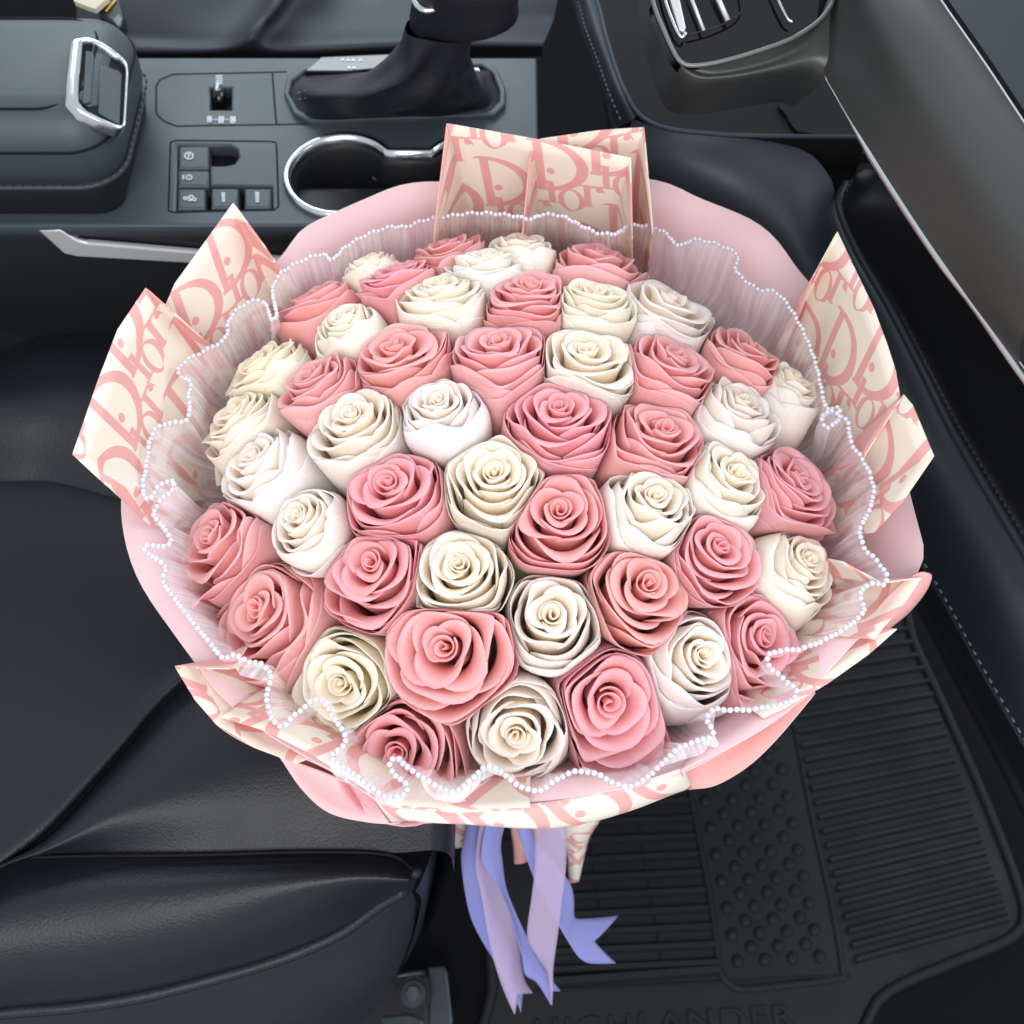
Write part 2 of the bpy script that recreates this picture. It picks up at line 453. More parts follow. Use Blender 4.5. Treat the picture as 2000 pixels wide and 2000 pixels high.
# ---- centre console
ZC = 0.55
YN = P(300, 440, ZC).y; YF = P(600, 112, ZC).y; XR = P(1050, 200, ZC).x
con = empty('centre_console', (-0.15, (YN + YF) / 2, 0))
tag(con, 'charcoal centre console with switches, chrome ringed cup holder and silver side strip', 'console')
c1 = P(668, 344, ZC); cr1 = (c1.xy - P(556, 336, ZC).xy).length
c2 = P(925, 344, ZC); yneck = P(809, 296, ZC).y
def cup_outline(d):
    r = cr1 - d; out = []
    dy = yneck - d - c1.y; aL = math.asin(min(1, dy / r))
    a = math.pi * 2 + aL * 0 + math.asin(min(1, -(-dy) / r))
    n = 40
    a0, a1 = aL, 2 * math.pi - aL          # left lobe, from its upper right corner round to its lower right
    for i in range(n + 1):
        t = a0 + (a1 - a0) * i / n; out.append(Vector((c1.x + r * math.cos(t), c1.y + r * math.sin(t), 0)))
    for i in range(n + 1):                 # right lobe
        t = math.pi + aL + (2 * math.pi - 2 * aL) * i / n; out.append(Vector((c2.x + r * math.cos(t), c2.y + r * math.sin(t), 0)))
    return out
hole = cup_outline(0.004)
slot = zs(0, [])
def pr(x0, y0, x1, y1, z=ZC): return [P(x0, y1, z), P(x1, y1, z), P(x1, y0, z), P(x0, y0, z)]
wheel_hole = pr(410, 171, 452, 214)
btn_hole = [P(x, y, ZC) for x, y in ((344, 411), (533, 409), (531, 364), (410, 363), (410, 323), (440, 323), (458, 319), (466, 306), (463, 292), (450, 284), (347, 282))]
deck = plate('deck', [[Vector((-0.62, YN, 0)), Vector((XR, YN, 0)), Vector((XR, YF, 0)), Vector((-0.62, YF, 0))], hole, wheel_hole, btn_hole], ZC, 0.012, M['plastic'], con, bevel=0.002)
rbox('side_wall', (XR + 0.62 - 0.004, 0.05, 0.50), ((XR - 0.62) / 2, YN + 0.031, 0.287), M['black'], con, bevel=0.008)
rbox('side_wall', (XR + 0.62 - 0.004, 0.05, 0.50), ((XR - 0.62) / 2, YF - 0.031, 0.287), M['black'], con, bevel=0.008)
# cup holder
ringo = cup_outline(0.0)
def ring_profile(name, rows, mat, parent):      # rows: (inset, z)
    v = []; n = None
    for d, z in rows:
        o_ = cup_outline(d); n = len(o_); v += [Vector((p.x, p.y, z)) for p in o_]
    return mesh(name, v, [tuple(reversed(q)) for q in grid_faces(len(rows), n, True)], mat, parent)
ring_profile('cup_holder_ring', [(-0.0005, ZC - .002), (-0.0002, ZC + .0025), (0.0012, ZC + .0045), (0.0042, ZC + .0042), (0.0062, ZC + .001), (0.0068, ZC - .006)], M['chrome'], con)
ring_profile('cup_holder_wall', [(0.0066, ZC - .003), (0.009, ZC - .006), (0.010, ZC - .03), (0.011, ZC - .075)], M['black'], con)
o_ = cup_outline(0.011)
mesh('cup_holder_floor', [Vector((p.x, p.y, ZC - .074)) for p in o_], [tuple(range(len(o_)))], M['carpet'], con, smooth=False)
slab('cup_tab', [PD(726, 300, .86), PD(750, 312, .86), PD(738, 352, .865), (PD(728, 350, .865))], (0, 0, .01), M['black'], con)
tube('cup_floor_rib', [P(640, 398, ZC - .05), P(690, 384, ZC - .05), P(760, 380, ZC - .05)], .002, M['black'], con)
# switch panel with the thumb wheel
def seam(name, px, closed, mat=M['void'], parent=con, z=ZC, rad=.0007):
    pts = zs(z + .0001, px)
    if closed: pts = pts + [pts[0]]
    tube(name, resample(pts, 60), rad, mat, parent, sides=6, flat=.6)
seam('panel_seam', [(305, 168), (312, 156), (337, 145), (528, 141), (560, 140)], False)
seam('panel_seam', [(305, 168), (305, 222), (321, 237), (345, 246), (541, 243), (600, 242)], False)
seam('panel_seam', [(532, 142), (536, 200), (540, 243)], False)
seam('panel_seam', [(333, 278), (337, 274), (537, 276), (540, 280), (544, 404), (540, 409), (334, 415), (329, 411)], True)
slab('slot_floor', pr(408, 169, 454, 216, ZC - .014), (0, 0, .003), M['gloss'], con)
wv = P(431, 192, ZC - .006)
v, f = tube_geo([wv + Vector((-.0035, 0, 0)), wv + Vector((.0035, 0, 0))], .0085, 20)
tw = mesh('thumb_wheel', v, f, M['gloss'], con)
rbox('wheel_marker', (.0022, .009, .002), (wv.x - .0012, wv.y + .0035, wv.z + .0085), M['print'], tw, bevel=.0006)
def icon(kind, px, py, s, z=ZC + .0006, parent=con):
    """small pale pictogram, s in px"""
    V = []; F = []
    def bar(x0, y0, x1, y1):
        b = len(V); V.extend([P(px + x0 * s, py + y0 * s, z), P(px + x1 * s, py + y0 * s, z), P(px + x1 * s, py + y1 * s, z), P(px + x0 * s, py + y1 * s, z)])
        F.append((b, b + 3, b + 2, b + 1))
    def rng(cx, cy, r0, r1, a0=0, a1=360):
        n = 18; b = len(V)
        for i in range(n + 1):
            t = R(a0 + (a1 - a0) * i / n)
            for r in (r0, r1): V.append(P(px + (cx + r * math.cos(t)) * s, py + (cy + r * math.sin(t) * .8) * s, z))
        for i in range(n): F.append((b + 2 * i, b + 2 * i + 1, b + 2 * i + 3, b + 2 * i + 2))
    if kind == 'brake':
        rng(0, 0, .62, .85); bar(-.2, -.4, -.02, .4); rng(.0, -.14, .14, .30, -90, 90)
    elif kind == 'hold':
        rng(.35, 0, .52, .74); bar(-1.1, -.5, -.95, .5); bar(-.85, -.5, -.7, .5); bar(.28, -.3, .40, .3)
    elif kind == 'lines':
        for k in range(4): bar(-.55, -.75 + k * .4, .55, -.55 + k * .4)
    elif kind == 'seat':
        bar(-.5, -.7, -.25, .7); bar(-.15, -.7, .1, .7); bar(.2, -.7, .5, .7); bar(-.5, .55, .5, .75)
    elif kind == 'cam':
        rng(-.8, 0, .2, .42); rng(.2, -.2, .25, .5); rng(.75, .2, .2, .42); bar(-.3, .25, .3, .5)
    elif kind == 'text':
        for k in range(5): bar(-.42 + .04 * k, -1 + k * .42, .42, -.72 + k * .42)
    elif kind == 'dots':
        for k in range(4): bar(-1 + k * .5, -.2, -.75 + k * .5, .2)
    mesh('icon', V, F, M['print'], parent, smooth=False)
icon('lines', 428, 156, 12); icon('seat', 409, 233, 9); icon('dots', 421, 233, 6); icon('seat', 432, 234, 10); icon('dots', 444, 233, 6); icon('seat', 455, 234, 10)
# push buttons
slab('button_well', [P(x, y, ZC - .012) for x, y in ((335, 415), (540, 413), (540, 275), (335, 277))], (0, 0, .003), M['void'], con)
for (x0, y0, x1, y1), ic in (((348, 285, 408, 329), ('brake', 369, 304, 11)), ((347, 332, 408, 364), ('hold', 366, 346, 9)), ((346, 368, 401, 408), ('cam', 371, 387, 11)),
                             ((412, 367, 466, 406), ('text', 436, 385, 9)), ((477, 367, 530, 406), ('text', 502, 385, 10))):
    b = slab('push_button', pr(x0, y0, x1, y1, ZC + .0005), (0, 0, .011), M['plastic'], con, bevel=.0022, seg=3)
    icon(*ic[:1], ic[1], ic[2], ic[3], ZC + .0012, b)
# silver strip on the side of the console
ys = YN - 0.0005
slab('side_strip', [PY(x, y, ys) for x, y in ((74, 450), (118, 449), (150, 470), (170, 475), (400, 495), (560, 508), (560, 526), (390, 516), (150, 502), (125, 496))], (0, -.004, 0), M['satin'], con, bevel=.0015)

# ---- gear lever
zb = ZC + .002
gl = empty('gear_lever', P(780, 180, ZC)); tag(gl, 'gear lever with a creased dark leather boot and chrome trimmed knob on the console', 'gear lever')
base = [(566, 190), (572, 165), (598, 146), (700, 141), (940, 136), (962, 150), (976, 185), (976, 206), (958, 224), (800, 231), (612, 236), (585, 222)]
plate('boot_frame', [[P(x, y, ZC) for x, y in ((556, 190), (562, 158), (592, 137), (700, 132), (945, 127), (972, 143), (988, 182), (987, 212), (966, 232), (800, 239), (608, 245), (575, 230))],
      [P(x, y, ZC) for x, y in base]], ZC + .0045, .006, M['plastic'], gl, bevel=.0015)
def sq(pts, z, n=48): return cr([P(x, y, z) for x, y in pts], n, True)
rows = [sq(base, ZC + .002),
        sq([(585, 188), (592, 168), (615, 154), (720, 146), (925, 140), (945, 152), (955, 180), (952, 200), (935, 214), (790, 222), (630, 226), (603, 212)], ZC + .009),
        sq([(618, 184), (628, 166), (660, 151), (750, 141), (905, 136), (932, 147), (940, 172), (934, 192), (905, 206), (790, 214), (680, 217), (634, 202)], ZC + .030),
        sq([(700, 166), (706, 146), (735, 128), (795, 118), (880, 113), (918, 122), (924, 144), (914, 164), (880, 182), (815, 192), (755, 192), (715, 182)], ZC + .052),
        sq([(768, 122), (770, 104), (782, 90), (815, 86), (868, 86), (906, 92), (918, 108), (908, 126), (878, 140), (838, 148), (800, 146), (778, 138)], ZC + .072),
        sq([(792, 60), (792, 50), (800, 38), (830, 36), (880, 44), (915, 56), (925, 70), (915, 82), (880, 84), (845, 80), (815, 74), (798, 68)], ZC + .100)]
nc = 48
for k, r_ in enumerate(rows):            # creases of the soft boot
    for j, p in enumerate(r_):
        t = 2 * math.pi * j / nc
        p.z += .0035 * math.sin(3 * t + k * 1.3) * (0.2 < k / 5 < .95)
        p.y += .003 * math.sin(5 * t + k * 2.1) * (0.1 < k / 5 < .95)
loft('boot', rows, M['leather'], gl, nc=48, sub=8, wrap=True)
st = [PD(584, 186, .830), PD(640, 168, .815), PD(700, 148, .80), PD(765, 128, .78)]
st = cr([P(584, 184, ZC + .010), P(640, 169, ZC + .018), P(700, 150, ZC + .037), P(765, 131, ZC + .056)], 60)
dashes('stitching', [p + Vector((0, -.004, .0045)) for p in st], M['thread'], gl, .003, .002, .0004)
dashes('stitching', [p + Vector((.001, -.010, .003)) for p in st], M['thread'], gl, .003, .002, .0004)
kp = P(905, 15, ZC + .13)
rows = [sq([(800, 52), (808, 38), (835, 38), (880, 46), (918, 58), (930, 72), (918, 84), (880, 84), (845, 78), (815, 70)], ZC + .098),
        sq([(800, 30), (815, 10), (860, 5), (930, 5), (990, 20), (1005, 40), (990, 60), (940, 76), (870, 66), (820, 46)], ZC + .112),
        sq([(806, -5), (825, -30), (870, -40), (940, -40), (1000, -20), (1012, 0), (1000, 24), (940, 38), (870, 30), (825, 14)], ZC + .130),
        sq([(812, -50), (835, -80), (880, -90), (945, -90), (1000, -70), (1012, -50), (1000, -30), (940, -10), (870, -15), (830, -28)], ZC + .150),
        sq([(880, -60), (890, -66), (905, -68), (920, -68), (935, -62), (940, -58), (935, -52), (920, -48), (900, -48), (886, -52)], ZC + .156)]
loft('knob', rows, M['leather'], gl, nc=48, sub=8, wrap=True)
tube('knob_trim', cr([P(812, -8, ZC + .131), P(824, 14, ZC + .131), P(842, 17, ZC + .131), P(872, 8, ZC + .132), P(940, 2, ZC + .134), P(990, 0, ZC + .136)], 40), lambda t: .0048 - .0032 * t, M['chrome'], gl, flat=.6)
slab('gear_display', [P(x, y, ZC + .0062) for x, y in ((594, 139), (627, 111), (790, 104), (800, 128), (680, 139))], (0, 0, .005), M['gloss'], gl, bevel=.001)
V = []; F = []
for k, (x, y) in enumerate(((669, 116), (680, 117), (690, 117), (704, 117), (682, 132), (692, 132))):
    b = len(V); V += [P(x - 3, y - 2.2, ZC + .0066), P(x + 3, y - 2.2, ZC + .0066), P(x + 3, y + 2.2, ZC + .0066), P(x - 3, y + 2.2, ZC + .0066)]; F.append((b, b + 3, b + 2, b + 1))
mesh('display_marks', V, F, M['print'], gl, smooth=False)
slab('frame_chrome_bit', [P(x, y, ZC + .0056) for x, y in ((908, 133), (934, 132), (937, 138), (912, 139))], (0, 0, .003), M['satin'], gl)  # small chrome bit set on the boot frame

# ---- armrest lid
ar = empty('armrest', (-0.45, 0.655, ZC)); tag(ar, 'padded grey armrest lid with a chrome framed latch, at the left end of the console', 'armrest')
AX = P(257, 200, .60).x; AY0 = P(150, 325, .60).y; AY1 = P(150, 18, .63).y
rbox('pad', (0.36, AY1 - AY0, .070), (AX - .18, (AY0 + AY1) / 2, .602), M['plastic'], ar, bevel=.030, seg=8)
rbox('lid_base', (0.345, AY1 - AY0 - .004, .05), (AX - .182, (AY0 + AY1) / 2 + .001, .566), M['black'], ar, bevel=.018, seg=6)
def lidring(dz, y_in, rad, mat, nm, x_in=0.0):
    y0 = AY0 + y_in; y1 = AY1 - y_in; x1 = AX - x_in; r = .030
    pts = [Vector((-.75, y0, dz))] + [Vector((x1 - r + r * math.sin(R(t)), y0 + r - r * math.cos(R(t)), dz)) for t in range(0, 91, 9)] + \
          [Vector((x1 - r + r * math.cos(R(t)), y1 - r + r * math.sin(R(t)), dz)) for t in range(0, 91, 9)] + [Vector((-.75, y1, dz))]
    tube(nm, pts, rad, mat, ar, sides=8)
    return pts
lidring(.5775, .0035, .0022, M['plastic'], 'piping', .0035)
pts = lidring(.612, -.0005, .0009, M['void'], 'seam')
lidring(.6347, .017, .0009, M['void'], 'seam', .017)
dashes('stitching', resample([p + Vector((0, -.0012 if p.y < .65 else .0012, -.028)) for p in pts], 200), M['dark_thread'], ar, .004, .003, .0008)
qn = Vector((.55, 0, .835)).normalized(); q0 = Vector((AX - .020, (AY0 + AY1) / 2, .634))
def LP(pts, d=0.0): return [PL(x, y, q0 + qn * d, qn) for x, y in pts]
outr = [(141, 78), (168, 72), (190, 79), (212, 91), (233, 108), (248, 122), (251, 145), (245, 251), (233, 254), (195, 240), (155, 220), (131, 194), (132, 155)]
innr = [(163, 85), (178, 83), (205, 96), (233, 116), (244, 130), (245, 145), (239, 246), (230, 245), (195, 230), (168, 217), (154, 199), (156, 150)]
def frame_mesh(name, o1, o2, h, mat, parent):
    a = resample(LP(o1, h) + [LP(o1, h)[0]], 80, True); b = resample(LP(o2, h) + [LP(o2, h)[0]], 80, True)
    sh = min(range(80), key=lambda k: (b[k] - a[0]).length); b = b[sh:] + b[:sh]
    rows = [[p - qn * .008 for p in a], a, [p.lerp(r, .25) + qn * .0016 for p, r in zip(a, b)], [p.lerp(r, .75) + qn * .0012 for p, r in zip(a, b)], b, [p - qn * .010 for p in b]]
    return mesh(name, [p for r in rows for p in r], grid_faces(6, 80, True), mat, parent)
latch = frame_mesh('latch_frame', outr, innr, .0035, M['chrome'], ar)
slab('latch_recess', LP(innr, .0012), qn * .002, M['void'], latch)
slab('latch_button', LP([(168, 98), (178, 100), (185, 108), (178, 198), (172, 201), (162, 200)], .0032), qn * .002, M['plastic'], latch, bevel=.0008)
slab('latch_plate', LP([(196, 132), (200, 127), (232, 138), (238, 146), (234, 243), (192, 220)], .0026), qn * .0016, M['plastic'], latch, bevel=.0006)

# ---- belt buckle behind the armrest
bk = empty('belt_buckle', P(190, 20, .60)); tag(bk, 'seat belt buckle with yellow lettering on a beige strap behind the armrest', 'buckle')
slab('strap', [P(x, y, .612) for x, y in ((120, -60), (200, -60), (212, -5), (186, 17), (170, 12), (145, 2))], (0, 0, .004), M['strap'], bk)
slab('buckle_body', [P(x, y, .606) for x, y in ((190, 20), (212, -4), (232, -2), (241, 30), (238, 46), (230, 55), (214, 40), (194, 26))], (0, 0, .012), M['black'], bk, bevel=.002)
slab('buckle_tip', [P(x, y, .6075) for x, y in ((218, 38), (232, 24), (240, 34), (237, 48), (231, 54))], (0, 0, .003), M['steel'], bk, bevel=.001)
V = []; F = []
for k in range(6):
    x, y = 208 + k * 3.2, 20 - k * 4; b = len(V)
    V += [P(x - 3, y, .6072), P(x, y + 3, .6072), P(x + 4.5, y - 1, .6072), P(x + 2, y - 3.5, .6072)]; F.append((b, b + 1, b + 2, b + 3))
mesh('lettering', V, F, M['yellow'], bk, smooth=False)

# ---- driver seat beyond the console
ds = empty('driver_seat', P(500, 40, .3)); tag(ds, 'dark blue grey driver seat cushion beyond the console at the top', 'seat')
def zr(z, pts): return [P(x, y, z) for x, y in pts]
loft('cushion', [zr(.40, [(150, 150), (400, 140), (620, 128), (880, 118), (1060, 110)]),
                 zr(.470, [(150, 112), (400, 108), (600, 104), (860, 92), (1060, 90)]),
                 [P(150, 60, .485), P(420, 75, .478), P(500, 60, .497), P(560, 55, .475), P(850, 45, .47), P(1080, 40, .45)],
                 [P(150, 0, .50), P(470, 10, .485), P(545, 0, .505), P(600, -10, .48), P(870, -10, .47), P(1090, -5, .45)],
                 [P(150, -120, .52), P(560, -110, .50), P(620, -120, .52), P(690, -120, .49), P(900, -110, .47), P(1120, -110, .45)]], M['soft'], ds, nc=80, sub=8)

# ---- passenger seat
ps = empty('passenger_seat', P(400, 1500, 0.0)); tag(ps, 'black grained leather passenger seat cushion filling the lower left', 'seat')
def sr(pts, z, dz_end=0.0):
    out = [P(x, y, zz if zz is not None else z) for x, y, *rest in pts for zz in [rest[0] if rest else None]]
    return out
S0 = [(-260, 690), (-60, 700), (0, 689), (83, 654), (232, 639), (500, 632), (790, 650)]
S1 = [(-260, 770), (0, 775), (120, 760), (300, 760), (560, 770), (810, 790)]
S2 = [(-260, 935), (0, 944), (103, 945), (232, 977), (380, 1010), (560, 1030), (830, 1060)]
S3 = [(-260, 1200), (0, 1180), (250, 1150), (500, 1130), (840, 1120)]
S4 = [(-260, 1800), (-90, 1700), (0, 1630), (120, 1528), (230, 1425), (325, 1330), (480, 1222), (690, 1160), (850, 1140)]
S5 = [(-260, 1830), (-90, 1745), (0, 1688), (93, 1640), (180, 1545), (261, 1450), (363, 1343), (520, 1245), (720, 1185), (852, 1160)]
S6 = [(-260, 1836), (-90, 1751), (0, 1694), (100, 1655), (240, 1580), (400, 1520), (560, 1470), (720, 1440), (853, 1420)]
S7 = [(-260, 1842), (-90, 1757), (0, 1698), (60, 1674), (200, 1668), (373, 1667), (605, 1661), (755, 1666), (846, 1660)]
zc_ = [.415, .470, .432, .436, .478, .462, .482, .465]
def fr(row, drop): return row
rowsT = [sr(S0, .415), sr(S1, .468), sr(S2, .430), sr(S3, .432), sr(S4, .476), sr(S5, .460), sr(S6, .480), sr(S7, .462)]
def with_front(rows, nc):
    """close the front edge of the cushion: every row rolls over and runs down"""
    out = []
    for r_ in rows:
        r2 = cr(r_, nc); e = r2[-1]
        r2 = r2 + [e + Vector((.007, 0, -.006)), e + Vector((.010, 0, -.020)), e + Vector((.010, 0, -.06)), e + Vector((-.005, 0, -.16)), e + Vector((-.03, 0, -.34))]
        out.append(r2)
    return out
def loft_rows(name, rs, mat, parent, sub, breaks):
    nc = len(rs[0]); brk = sorted(set([0, len(rs) - 1] + list(breaks))); out = []
    for a, b in zip(brk[:-1], brk[1:]):
        seg = rs[a:b + 1]; n = (b - a) * sub + 1
        for k in range(n if b == brk[-1] else n - 1):
            t = k / sub; i = min(int(t), len(seg) - 2); f = t - i; row = []
            for j in range(nc):
                p1, p2 = seg[i][j], seg[i + 1][j]
                p0 = seg[i - 1][j] if i > 0 else p1 * 2 - p2
                p3 = seg[i + 2][j] if i + 2 < len(seg) else p2 * 2 - p1
                row.append(0.5 * ((2 * p1) + (p2 - p0) * f + (2 * p0 - 5 * p1 + 4 * p2 - p3) * f * f + (3 * p1 - p0 - 3 * p2 + p3) * f ** 3))
            out.append(row)
    return mesh(name, [p for r in out for p in r], grid_faces(len(out), nc), mat, parent)
def inset(rs, k, f, dz):          # an extra row near row k towards row k+1 / k-1
    return [p.lerp(q, abs(f)) + Vector((0, 0, dz)) for p, q in zip(rs[k], rs[k + (1 if f > 0 else -1)])]
rs = with_front(rowsT, 110)
full = []; brk = []
for k, r_ in enumerate(rs):
    if k in (2, 5):
        full.append(inset(rs, k, -.07, .0035)); brk.append(len(full)); full.append([p + Vector((0, 0, -.004)) for p in r_]); full.append(inset(rs, k, .07, .0035))
    else: full.append(r_)
loft_rows('cushion_top', full, M['leather'], ps, 8, brk)
# outer bolster panel between the long seam and the piping
T0 = [(-260, 1850), (-90, 1765), (0, 1706), (60, 1682), (200, 1676), (373, 1675), (605, 1669), (740, 1674), (800, 1700)]
T1 = [(-260, 1905), (-90, 1830), (0, 1790), (150, 1758), (373, 1738), (560, 1722), (700, 1712), (798, 1718)]
T2 = [(-260, 1975), (-90, 1925), (0, 1895), (200, 1865), (400, 1828), (570, 1780), (690, 1745), (795, 1730)]
T3 = [(-260, 2035), (-90, 2000), (0, 1978), (150, 1965), (279, 1945), (400, 1915), (512, 1884), (600, 1852), (670, 1818), (745, 1765), (790, 1738)]
loft('bolster_panel', [sr(T0, .458), sr(T1, .470), sr(T2, .455), sr(T3, .412)], M['leather'], ps, nc=110, sub=10)
rim = cr([P(x, y, .414) for x, y in T3] + [P(800, 1716, .43), P(812, 1700, .447)], 140)
tube('piping', rim, .0042, M['leather'], ps, sides=10)
# lower side skirt of the seat
U1 = [(-260, 2070), (-90, 2030), (0, 2010), (150, 1993), (290, 1972), (420, 1942), (530, 1910), (620, 1876), (690, 1838), (760, 1788), (806, 1745)]
U2 = [(-260, 2200), (-60, 2150), (100, 2120), (300, 2080), (450, 2040), (560, 2010), (650, 1970), (720, 1930), (780, 1860), (818, 1775)]
U3 = [(-260, 2320), (0, 2280), (300, 2220), (500, 2140), (640, 2060), (715, 1990), (780, 1890), (824, 1790)]
loft('side_skirt', [sr(T3, .404), sr(U1, .385), sr(U2, .31), sr(U3, .20)], M['soft'], ps, nc=90, sub=8)
# front skirt piece seen edge-on
loft('front_skirt', [[P(853, 1560, .455), P(853, 1600, .45), P(848, 1650, .445), P(826, 1712, .43), P(812, 1740, .41)],
                     [P(858, 1560, .40), P(858, 1610, .40), P(853, 1660, .39), P(838, 1720, .37), P(822, 1770, .35)],
                     [P(856, 1570, .25), P(855, 1640, .25), P(846, 1720, .22), P(820, 1820, .20), P(790, 1880, .18)],
                     [P(850, 1580, .05), P(845, 1650, .05), P(835, 1740, .05), P(800, 1850, .05), P(760, 1930, .05)]], M['soft'], ps, nc=40, sub=6)
tube('seam', cr([P(60, 1674, .4645), P(200, 1671, .4645), P(373, 1670, .4645), P(605, 1664, .4645), P(755, 1669, .4635), P(806, 1697, .452)], 90), .0012, M['void'], ps, sides=6)

# ---- seat rail bracket on the floor
sb = empty('seat_bracket', P(810, 1950, 0)); tag(sb, 'black metal seat rail bracket with a round bolt on the floor under the seat', 'bracket')
slab('bracket_plate', [P(x, y, .040) for x, y in ((835, 1888), (868, 1886), (874, 1900), (884, 1992), (880, 2030), (834, 2030), (838, 1960))], (0, 0, .012), M['steel'], sb, bevel=.002)
barm = slab('bracket_arm', [P(x, y, .045) for x, y in ((700, 1905), (765, 1902), (790, 1892), (828, 1890), (838, 1910), (838, 2030), (690, 2040))], (0, 0, .04), M['black'], sb, bevel=.004)
tube('bracket_rib', [P(752, 1908, .050), P(790, 1904, .050), P(826, 1900, .050)], .0022, M['steel'], sb)
bc = P(808, 1943, .047)
for nm, r_, h_, mt in (('washer', .016, .003, M['black']), ('bolt_flange', .0115, .006, M['steel']), ('bolt_head', .0062, .012, M['bolt'])):
    v, f = tube_geo([bc, bc + Vector((0, 0, h_))], r_, 6 if nm == 'bolt_head' else 24, upv=Vector((0, 1, 0)))
    mesh(nm, v, f, mt, barm, smooth=False)
slab('bracket_foot', [P(x, y, .047) for x, y in ((745, 1985), (800, 1980), (828, 1992), (826, 2040), (740, 2040))], (0, 0, .01), M['steel'], sb, bevel=.002)

# ---- rubber floor mat
mt_ = empty('floor_mat', P(1450, 1650, 0)); tag(mt_, 'ribbed black rubber floor mat with raised lettering in the footwell', 'floor mat')
def Z(px, py, z=0.0): return P(px, py, z)
mat_out = cr([Z(x, y) for x, y in ((955, 1500), (952, 1700), (958, 1850), (962, 1930), (968, 2060), (1300, 2070), (1560, 2060), (1660, 2045), (1690, 2000), (1712, 1955), (1760, 1922), (1860, 1880), (1968, 1835), (1998, 1800), (1990, 1740), (1930, 1580), (1860, 1420), (1790, 1270), (1700, 1100), (1300, 1100), (1000, 1250))], 120, True)
mbase = mesh('mat_base', [p + Vector((0, 0, 0)) for p in mat_out], [tuple(range(120))], M['rubber'], mt_, smooth=False)
tube('mat_rim', [p + Vector((0, 0, .002)) for p in mat_out], .005, M['rubber'], mt_, sides=8, closed=True)
def zz(x, y): return (800 + .6211 * x, 1400 + .6211 * y)
def bar(name, a, b, wd, h):
    a, b = Z(*a), Z(*b); d = (b - a).normalized(); s = Vector((-d.y, d.x, 0))
    v = []
    for p in (a, b):
        v += [p - s * wd, p - s * wd * .5 + Vector((0, 0, h)), p + s * wd * .5 + Vector((0, 0, h)), p + s * wd]
    return mesh(name, v, [(0, 1, 5, 4), (1, 2, 6, 5), (2, 3, 7, 6), (3, 2, 1, 0), (4, 5, 6, 7)], M['rubber'], mt_, smooth=False)
# left field: long ribs crossed by thin ones
for k in range(-6, 9):
    yR = 320 + 56.5 * k; xR = 888 + 10.2 * k
    bar('mat_rib', zz(280 if k < 2 else 440, yR + 24), zz(xR, yR), .0045, .0055)
for k in range(-6, 8):
    for f0, x0, dx in ((.30, 560, 8), (.6, 720, 9.5)):
        yy = 330 + 56.5 * k; bar('mat_cross_rib', zz(x0 + dx * k + 2, yy + 8), zz(x0 + dx * (k + 1), yy + 56), .0012, .003)
bar('mat_rib', zz(420, 835), zz(972, 795), .006, .0065)
# middle field: round studs inside a framed panel
bm = bmesh.new(); bmesh.ops.create_uvsphere(bm, u_segments=14, v_segments=8, radius=1.0)
bmesh.ops.delete(bm, geom=[v for v in bm.verts if v.co.z < -.05], context='VERTS'); bmesh.ops.scale(bm, vec=(.0062, .0062, .0045), verts=bm.verts)
stud = bpy.data.meshes.new('mat_stud'); bm.to_mesh(stud); bm.free(); stud.materials.append(M['rubber'])
for p in stud.polygons: p.use_smooth = True
for r_ in range(-4, 13):
    for c_ in range(4):
        x = 930 + c_ * 86 + (50 if r_ % 2 else 0) + (r_ * 8.5); y = 265 + r_ * 42 - c_ * 5 - (2 if r_ % 2 else 0)
        if r_ % 2 and c_ == 3: continue
        o = bpy.data.objects.new('mat_stud', stud); col.objects.link(o); o.parent = mt_
        o.matrix_parent_inverse = Matrix.Translation(-mt_.location); o.location = Z(*zz(x, y))
tube('panel_border', cr([Z(*zz(x, y)) for x, y in ((860, 120), (900, 330), (950, 600), (975, 790), (1000, 830), (1040, 855), (1200, 842), (1350, 822), (1362, 800), (1330, 600), (1270, 330), (1215, 50), (1190, -80))], 90), .0035, M['rubber'], mt_, flat=.8)
# right field: close slanted ribs
for k in range(-9, 17):
    t = k / 16
    a = (1215 + 185 * t, 50 + 715 * t); b = (1655 + 225 * t, -28 + 662 * t)
    bar('mat_rib', zz(*a), zz(*b), .0036, .0058)
# raised lettering
fc = bpy.data.curves.new('mat_lettering', 'FONT'); fc.body = 'HIGHLANDER'; fc.size = .0355; fc.extrude = .0012; fc.bevel_depth = .0004; fc.space_character = 1.16
tob = bpy.data.objects.new('tmp', fc); col.objects.link(tob)
dg = bpy.context.evaluated_depsgraph_get(); dg.update()
me = bpy.data.meshes.new_from_object(tob.evaluated_get(dg)); bpy.data.objects.remove(tob)
me.name = 'lettering'; me.materials.clear()
a, b = Z(1042, 2036), Z(1550, 2006); xs = [v.co.x for v in me.vertices]; wdt = max(xs) - min(xs)
ang = math.atan2(b.y - a.y, b.x - a.x); k = (b - a).length / wdt
me.transform(Matrix.Translation(a + Vector((0, 0, .0012))) @ Matrix.Rotation(ang, 4, 'Z') @ Matrix.Diagonal((k, k * .78, 1, 1)))
link('lettering', me, M['rubber'], mbase, smooth=False)
bar('mat_rib', (1000, 1938), (1660, 1905), .0012, .002)

